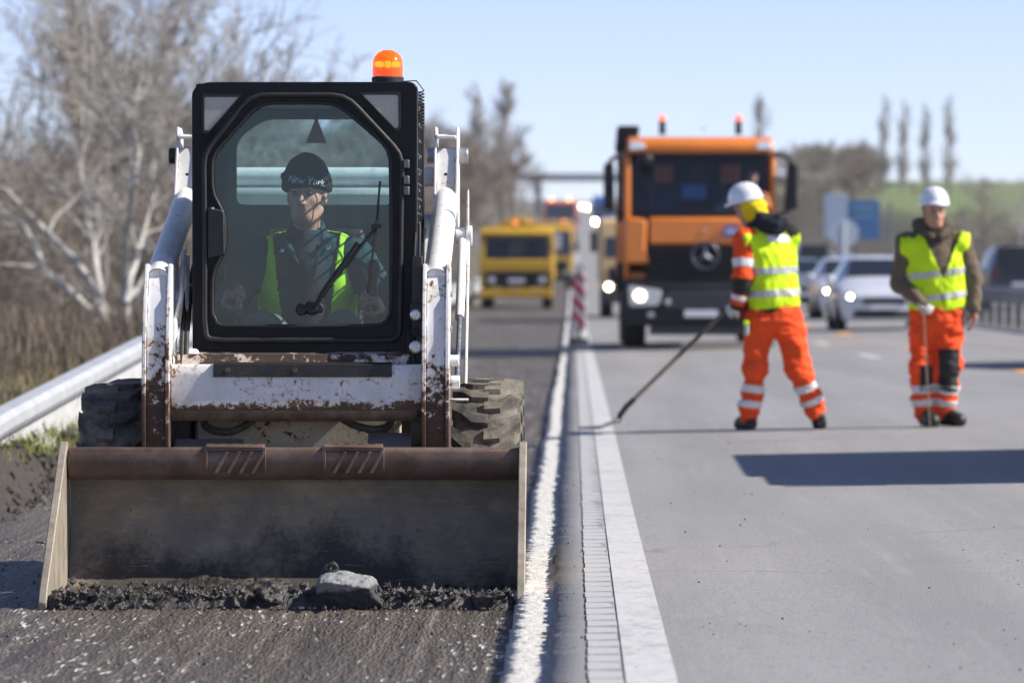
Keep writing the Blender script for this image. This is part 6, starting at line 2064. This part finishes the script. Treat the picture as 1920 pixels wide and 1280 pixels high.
# ---- the old yellow truck in the milled lane
yel = M('truck_yellow', (.56, .33, .02), .42, var=.08, scale=2, coat=.25, dirt=.15, dirtcol=(.30, .19, .05))
YX, YD = -1.87, 148.0
YZ = float(prof(YD)) + TR
Y = thing('dump_truck', 'older yellow dump truck with black grille standing on the milled lane', 'truck', (YX, YD, YZ))
def old_truck(Y, bodym, roofm, tarp=True):
    q = B()
    for s in (-1, 1):
        q.prism([(.0, .75), (.0, 1.62), (.14, 2.42), (1.7, 2.45), (1.75, .75)], 'x', s * 1.17 - .03, s * 1.17 + .03)
    q.bx(-1.14, 1.14, 1.66, 1.74, .75, 2.45)
    q.bx(-1.14, 1.14, .02, .12, .75, 1.60)
    q.build('cab_body', bodym, Y, .02)
    B().prism([(.06, 2.38), (.02, 2.46), (.14, 2.64), (1.6, 2.66), (1.75, 2.4)], 'x', -1.19, 1.19).build('roof', roofm, Y, .05, 35, 3)
    for s in (-1, 1): B().prism([(-.005, 1.6), (.06, 1.6), (.18, 2.42), (.12, 2.42)], 'x', s * 1.10 - .06, s * 1.10 + .06).build('pillar', bodym, Y, .01)
    B().add([(-1.05, .02, 1.60), (1.05, .02, 1.60), (1.05, .13, 2.40), (-1.05, .13, 2.40), (-1.05, .04, 1.60), (1.05, .04, 1.60), (1.05, .15, 2.40), (-1.05, .15, 2.40)], [(0, 1, 2, 3), (4, 7, 6, 5), (0, 4, 5, 1), (1, 5, 6, 2), (2, 6, 7, 3), (3, 7, 4, 0)]).build('windscreen', tglass, Y, 0, 0)
    B().prism([(-.03, 1.22), (-.04, 1.56), (.02, 1.60), (.02, 1.22)], 'x', -1.16, 1.16).build('front_panel', bodym, Y, .015)
    B().bx(-1.02, 1.02, -.05, .02, .72, 1.21).build('grille', tblack, Y, .01)
    for i in range(4): B().bx(-1.0, 1.0, -.075, -.05, .78 + i * .11, .82 + i * .11).build('grille_slat', tblack, Y, .004)
    B().bx(-1.2, 1.2, -.16, .05, .36, .66).build('bumper', bodym, Y, .03)
    B().bx(-.27, .27, -.178, -.16, .86, .98).build('number_plate', platew, Y)
    for s in (-1, 1):
        B().lathe([(0, .12), (-.04, .12), (-.05, .09), (-.055, .001)], (s * .82, -.05, .93), (0, 1, 0), 16, False).build('headlight', lampgl, Y)
        q = B().bx(s * 1.36 - .10, s * 1.36 + .10, .0, .08, 1.95, 2.45)
        q.tube([(s * 1.15, .1, 2.4), (s * 1.36, .04, 2.45)], .02, 6)
        q.tube([(s * 1.15, .1, 1.8), (s * 1.36, .04, 1.95)], .02, 6)
        q.build('mirror', M('mirror_back', (.5, .5, .5), .5), Y, .01)
        for y in (.9, 4.2, 5.5): wheel(Y, s * 1.0, y, .5, .34)
    q = B()
    q.bx(-1.22, 1.22, 1.9, 6.6, .95, 1.05)
    for s in (-1, 1): q.bx(s * 1.2 - .03, s * 1.2 + .03, 1.9, 6.6, 1.05, 2.3)
    q.bx(-1.17, 1.17, 1.9, 1.98, 1.05, 2.45)
    q.build('tipper_body', bodym, Y, .02)
    q = B()
    for s in (-.42, .42): q.bx(s - .06, s + .06, .5, 6.5, .62, .9)
    q.build('chassis', tblack, Y)
    for s in (-.5, .5): B().prism(round_poly([(.9, 1.3), (1.1, 1.3), (1.2, 2.2), (1.05, 2.2)], .04), 'x', s - .24, s + .24).build('seat', tdark, Y, .02)
old_truck(Y, yel, yel)
q = B()
q.prism([(-1.18, 2.44), (1.18, 2.44), (.95, 2.62), (.10, 3.02), (-.10, 3.02), (-1.0, 2.62)], 'y', 1.92, 6.5)
q.build('load_cover', yel, Y, .03)
o = B().tube([(-.06, .5, 2.64), (-.06, .5, 2.74)], .07, 14).build('beacon', tblack, Y)
B().lathe([(0, .07), (.09, .068), (.13, .05), (.15, .001)], (-.06, .5, 2.74), (0, 0, 1), 16, False).build('beacon_lens', amber, o)
def simple_lorry(name, label, cat, loc, bodym, cabm, h=2.7, bodyh=2.9, lights=True, w=1.2, lampm=None, beac=False, length=6.0):
    S = thing(name, label, cat, loc)
    q = B(); q.prism([(.0, .55), (.0, 1.55), (.16, h - .12), (.3, h), (1.7, h), (1.75, .55)], 'x', -w, w)
    q.build('cab_body', cabm, S, .05, 35, 3)
    B().add([(-w * .9, -.005, 1.55), (w * .9, -.005, 1.55), (w * .9, .14, h - .25), (-w * .9, .14, h - .25), (-w * .9, .1, 1.55), (w * .9, .1, 1.55), (w * .9, .2, h - .25), (-w * .9, .2, h - .25)], [(0, 1, 2, 3), (4, 7, 6, 5), (0, 4, 5, 1), (1, 5, 6, 2), (2, 6, 7, 3), (3, 7, 4, 0)]).build('windscreen', M('far_window', (.03, .04, .055), .12, var=.2, coat=.5), S, .01)
    B().bx(-w * .8, w * .8, -.02, .05, .85, 1.3).build('grille', tblack, S, .01)
    B().bx(-w * 1.01, w * 1.01, -.12, .1, .38, .72).build('bumper', tdark, S, .03)
    for s in (-1, 1):
        headlamp(S, s * w * .80, -.13, .80, .10, lights, lampm)
        for y in (.9, length - 1.2): wheel(S, s * (w - .18), y, .48, .32)
        B().bx(s * (w + .16) - .09, s * (w + .16) + .09, .0, .1, 1.7, 2.25).build('mirror', tblack, S, .02)
    q = B(); q.bx(-w * 1.02, w * 1.02, 1.95, length, .95, bodyh); q.bx(-.5, .5, .5, length - .2, .6, .95)
    q.build('cargo_body', bodym, S, .03)
    if beac:
        for s in (-.8, .8):
            o = B().tube([(s, .6, h), (s, .6, h + .12)], .09, 12).build('beacon', tblack, S)
            B().lathe([(0, .09), (.12, .08), (.17, .001)], (s, .6, h + .12), (0, 0, 1), 14, False).build('beacon_lens', lampm or amber, o)
    return S
tan = M('sand_paint', (.55, .40, .20), .5, var=.08)
lwhite = M('lorry_white', (.75, .76, .78), .4, var=.05, coat=.3)
bx_ = 1.0
simple_lorry('lorry', 'sand coloured lorry with one lamp lit, half hidden by the orange truck', 'truck', (1.80, 118, float(gz(1.8, 118))), tan, tan, 2.6, 2.5, True, 1.12)
simple_lorry('lorry', 'second yellow truck with pale roof close behind the older one', 'truck', (-1.25, 205, float(prof(205)) + TR), tan, yel, 2.9, 3.2, False, 1.2, None, True)
ambl = M('amber_flash', (1, .5, .1), .4, var=.01, emit=(1, .42, .08), estr=9)
simple_lorry('lorry', 'far red road works lorry with two amber lamps on its roof', 'truck', (-1.25, 420, float(prof(420))), M('lorry_red', (.62, .10, .05), .5, var=.08), M('lorry_red', (.62, .10, .05)), 3.6, 3.7, False, 1.5, ambl, True)
farl = M('far_headlight', (1, .9, .6), .3, var=.01, emit=(1.0, .80, .5), estr=1500)
simple_lorry('lorry', 'blue lorry coming down the far road with its lights on', 'truck', (3.4, 520, float(gz(3.4, 520))), M('lorry_blue', (.03, .12, .50), .4, var=.08), M('lorry_blue', (.03, .12, .50)), 3.2, 3.8, True, 1.2, farl)
# ---- cars
def car(name, label, loc, paint, rz=0.0, lights=True, kind='saloon', rear_red=False, lamp=None, cat='car'):
    Cc = thing(name, label, cat, loc, rz)
    st = [(.00, .30, .60, .50, .72, .62, .68, .67, .46), (.10, .20, .78, .50, .86, .70, .80, .745, .56), (.9, .19, .82, .55, .90, .85, .84, .93, .62), (1.25, .19, .83, .60, .905, .93, .86, 1.01, .68), (2.0, .19, .84, .6, .91, .95, .87, 1.41, .58), (2.7, .19, .84, .6, .91, .96, .87, 1.455, .60), (3.5, .19, .84, .6, .91, .97, .87, 1.39, .58), (4.1, .22, .83, .6, .90, .96, .85, 1.06, .66), (4.45, .30, .76, .6, .86, .92, .78, .97, .60)]
    if kind == 'suv':
        st = [(y, zb, wb, zm * 1.12, wm, zs * 1.14, ws_, zt * (1.16 if y > .5 else 1.1), wt * (1.12 if y > 1.5 else 1.0)) for (y, zb, wb, zm, wm, zs, ws_, zt, wt) in st]
        st[-2] = (4.1, .25, .83, .7, .92, 1.08, .88, 1.62, .64); st[-1] = (4.5, .34, .78, .7, .88, 1.06, .80, 1.1, .66)
    V, F = [], []
    for (y, zb, wb, zm, wm, zs, ws_, zt, wt) in st:
        half = [(wb, zb), (wm, zm), (ws_, zs), (wt, zt), (wt * .5, zt + .018)]
        V += [(0, y, zb)] + [(w, y, z) for w, z in half] + [(0, y, zt + .024)] + [(-w, y, z) for w, z in half[::-1]]
    n = 12
    for i in range(len(st) - 1):
        for k in range(n):
            k2 = (k + 1) % n
            F.append((i * n + k, i * n + k2, (i + 1) * n + k2, (i + 1) * n + k))
    F.append(tuple(range(n))); F.append(tuple((len(st) - 1) * n + k for k in range(n - 1, -1, -1)))
    B().add(V, F).build('body', paint, Cc, .03, 40, 3)
    zt1, wt1 = st[3][7], st[3][8]; zt2, wt2 = st[4][7], st[4][8]; zt3, wt3 = st[5][7], st[5][8]; zt4 = st[6][7]; wt4 = st[6][8]
    carg = M('car_window', (.012, .016, .022), .06, var=.1, coat=.6)
    def pane(nm, pts, nrm, t=.02):
        nrm = Vector(nrm).normalized() * t
        q = B().add([tuple(Vector(p) + nrm) for p in pts] + [tuple(Vector(p) - nrm * .5) for p in pts], [(0, 1, 2, 3), (7, 6, 5, 4)] + [(i, i + 4, (i + 1) % 4 + 4, (i + 1) % 4) for i in range(4)])
        q.build(nm, carg, Cc, .006)
    sl = (zt2 - zt1) / .75
    pane('windscreen', [(-wt1 * .97, 1.30, zt1 + .04), (wt1 * .97, 1.30, zt1 + .04), (wt2 * .95, 1.94, zt2 - .02), (-wt2 * .95, 1.94, zt2 - .02)], (0, -sl, 1))
    for s in (-1, 1):
        zs = st[4][5]; ws_ = st[4][6]
        pane('side_window', [(s * ws_ * .985, 1.55, zs + .02), (s * ws_ * .985, 3.45, zs + .03), (s * wt4 * 1.05, 3.25, zt4 - .05), (s * wt2 * 1.06, 2.05, zt2 - .05)], (s, 0, .5), .012)
        q = B().ball((s * .98, 1.45, zs + .06), .1, 12, (1.1, .6, .75)); q.build('mirror', paint, Cc, 0, 60)
        for y in (.80, 3.45): wheel(Cc, s * .80, y, .32, .21)
        if lights: headlamp(Cc, s * .66, .03, .66, .072, True, lamp or lamp_wh)
        B().prism(round_poly([(s * .86, .60), (s * .50, .57), (s * .46, .66), (s * .84, .76)], .03), 'y', .0, .14).build('headlight_housing', lampgl, Cc, .01)
        B().bx(s * .70 - .14, s * .70 + .14, st[-1][0] - .12, st[-1][0] + .02, st[-1][5] - .16, st[-1][5] - .01).build('tail_light', redl if rear_red else M('dark_red_lens', (.09, .01, .012), .3), Cc, .01)
    zr = st[-2][7]
    pane('rear_window', [(-wt4 * .95, 3.58, zt4 - .04), (wt4 * .95, 3.58, zt4 - .04), (.60, st[-2][0] - .04, zr + .05), (-.60, st[-2][0] - .04, zr + .05)], (0, 1, 1))
    B().prism(round_poly([(-.42, .52), (.42, .52), (.44, .63), (-.44, .63)], .02), 'y', -.03, .05).build('grille', tblack, Cc, .005)
    B().prism(round_poly([(-.62, .26), (.62, .26), (.58, .40), (-.58, .40)], .03), 'y', .0, .08).build('bumper_intake', tblack, Cc, .005)
    B().bx(-.26, .26, -.035, .02, .42, .51).build('number_plate', platew, Cc)
    B().bx(-.26, .26, st[-1][0] + .0, st[-1][0] + .02, .62, .72).build('number_plate', platew, Cc)
    return Cc
def pt(name, col): return M(name, col, .28, .15, var=.04, coat=.6, dirt=.08, dirtcol=(.3, .3, .3))
wcar = pt('car_white', (.62, .65, .72)); gcar = pt('car_grey_blue', (.14, .17, .20)); scar = pt('car_silver', (.42, .45, .48)); dcar = pt('car_black', (.014, .015, .018))
car('parked_car' if False else 'car', 'pale silver white saloon with headlights on, beside the facing worker', (6.02, 88.0, float(gz(6.0, 88))), wcar)
car('car', 'grey blue car following in the lane, just beside the bending worker', (6.25, 125.0, float(gz(6.2, 125))), gcar, 0, False)
car('car', 'light car with bright headlamp just behind the white saloon', (6.62, 107.0, float(gz(6.6, 107))), wcar)
car('car', 'small silver car farther back below the blue sign', (6.9, 165.0, float(gz(6.9, 165))), scar, 0, False)
car('car', 'silver grey car farthest back in the queue beyond the blue sign post', (7.0, 196.0, float(gz(7.0, 196))), scar, 0, False)
for i, (x, d, lab) in enumerate(((2.3, 1000, 'far car with bright lamps under the bridge, first in the lane'), (4.7, 1010, 'far car with bright lamps under the bridge, beside the first'), (3.4, 930, 'far car with lamps on, below the bridge, ahead of the blue lorry'))):
    car('car', lab, (x, d, float(gz(x, d))), scar, 0, True, lamp=farl)
car('car', 'dark car on the far carriageway behind the median guardrail at the right edge', (11.98, 126.0, float(prof(126)) + .18), dcar, pi, False, 'suv')
car('car', 'dark car with red tail lamps on the far carriageway beside the orange truck', (11.2, 216.0, float(prof(216)) + .18), dcar, pi, False, 'suv', True)
# vehicles standing just out of the picture, their shadows fall into it
vn = simple_lorry('van', 'low grey box van standing on the road just outside the picture', 'van', (4.2, 25.0, float(gz(4.2, 27))), scar, scar, 2.6, 2.68, False, 1.2)
B().bx(-1.2, 1.2, 1.70, 1.96, .9, 2.67).build('gap_filler', scar, vn)  # added filler, closes the gap in the unseen van's shadow
vn.scale = (.78, .70, .66)
car('car', 'silver car standing on the road just outside the picture', (6.55, 52.0, float(gz(6.5, 53))), scar, 0, False)
# ---- signs and beacons
bp = thing('barrier_beacon', 'red and white striped barrier beacon on a dark foot beside the milled edge', 'traffic beacon', (.09, 80.0, float(gz(.09, 80)) + .002))
B().bx(-.17, .17, -.2, .2, 0, .085).build('foot', blackr, bp, .02)
B().tube([(0, .0, .08), (0, .0, .3)], .03, 8).build('post', tdark, bp)
PW, PH = .115, .98
pn = B().bx(-PW, PW, -.012, .012, .22, .22 + PH).build('panel', M('beacon_white', (.80, .80, .80), .45, var=.03), bp, .01)
rd = M('beacon_red', (.50, .02, .03), .45, var=.05)
for k in range(4):
    z0 = .22 + .05 + k * .27
    pp = [(-PW + .004, z0 + .20), (PW - .004, z0 - .03), (PW - .004, z0 + .10), (-PW + .004, min(z0 + .33, .22 + PH - .004))]
    pp = [(a, min(max(b2, .225), .22 + PH - .005)) for a, b2 in pp]
    B().prism(pp, 'y', -.0155, -.0125).build('red_stripe', rd, pn, 0, 0)
o = B().tube([(0, 0, 1.2), (0, 0, 1.24)], .05, 12).build('lamp_base', tdark, bp)
B().lathe([(0, .09), (.05, .09), (.06, .001), ], (0, -.03, 1.32), (0, 1, 0), 18).build('lamp', M('lamp_lens_pale', (.7, .72, .75), .15, coat=.5), bp)
# white guide post rows at the milled edge farther away
sg = thing('road_sign', 'blue motorway sign board on two posts beside the far carriageway', 'road sign', (9.35, 142.0, float(prof(142)) + .13))
for s in (-.55, .55): B().tube([(s, .05, 0), (s, .05, 3.2)], .045, 10).build('post', galvd, sg)
sb = B().bx(-.78, .22, -.03, .02, 2.02, 3.25).build('board', M('sign_blue', (.07, .17, .36), .5, var=.1), sg, .01)
B().bx(-.60, .05, -.036, -.031, 2.95, 3.05).build('sign_print', M('sign_green_print', (.16, .36, .40), .5, var=.3, scale=9), sb)
B().bx(-.60, .05, -.036, -.031, 2.70, 2.78).build('sign_print', M('sign_green_print', (.16, .36, .40)), sb)
B().bx(-1.52, -.82, -.03, .02, 2.05, 3.45).build('board', M('sign_back_grey', (.42, .50, .60), .5, .1, var=.08), sg, .01)
rs = thing('round_sign', 'pale round traffic sign on a white post before the blue board', 'road sign', (7.98, 134.0, float(prof(134)) + .16))
B().tube([(0, .03, 0), (0, .03, 2.5)], .06, 12).build('post', M('white_post', (.7, .72, .75), .5), rs)
B().lathe([(0, .43), (.03, .43)], (0, -.01, 2.15), (0, 1, 0), 32).build('disc', M('sign_pale', (.55, .60, .66), .45, var=.05), rs)
B().lathe([(0, .30), (.03, .30)], (0, -.01, 1.35), (0, 1, 0), 32).build('disc', M('sign_pale', (.55, .60, .66)), rs)
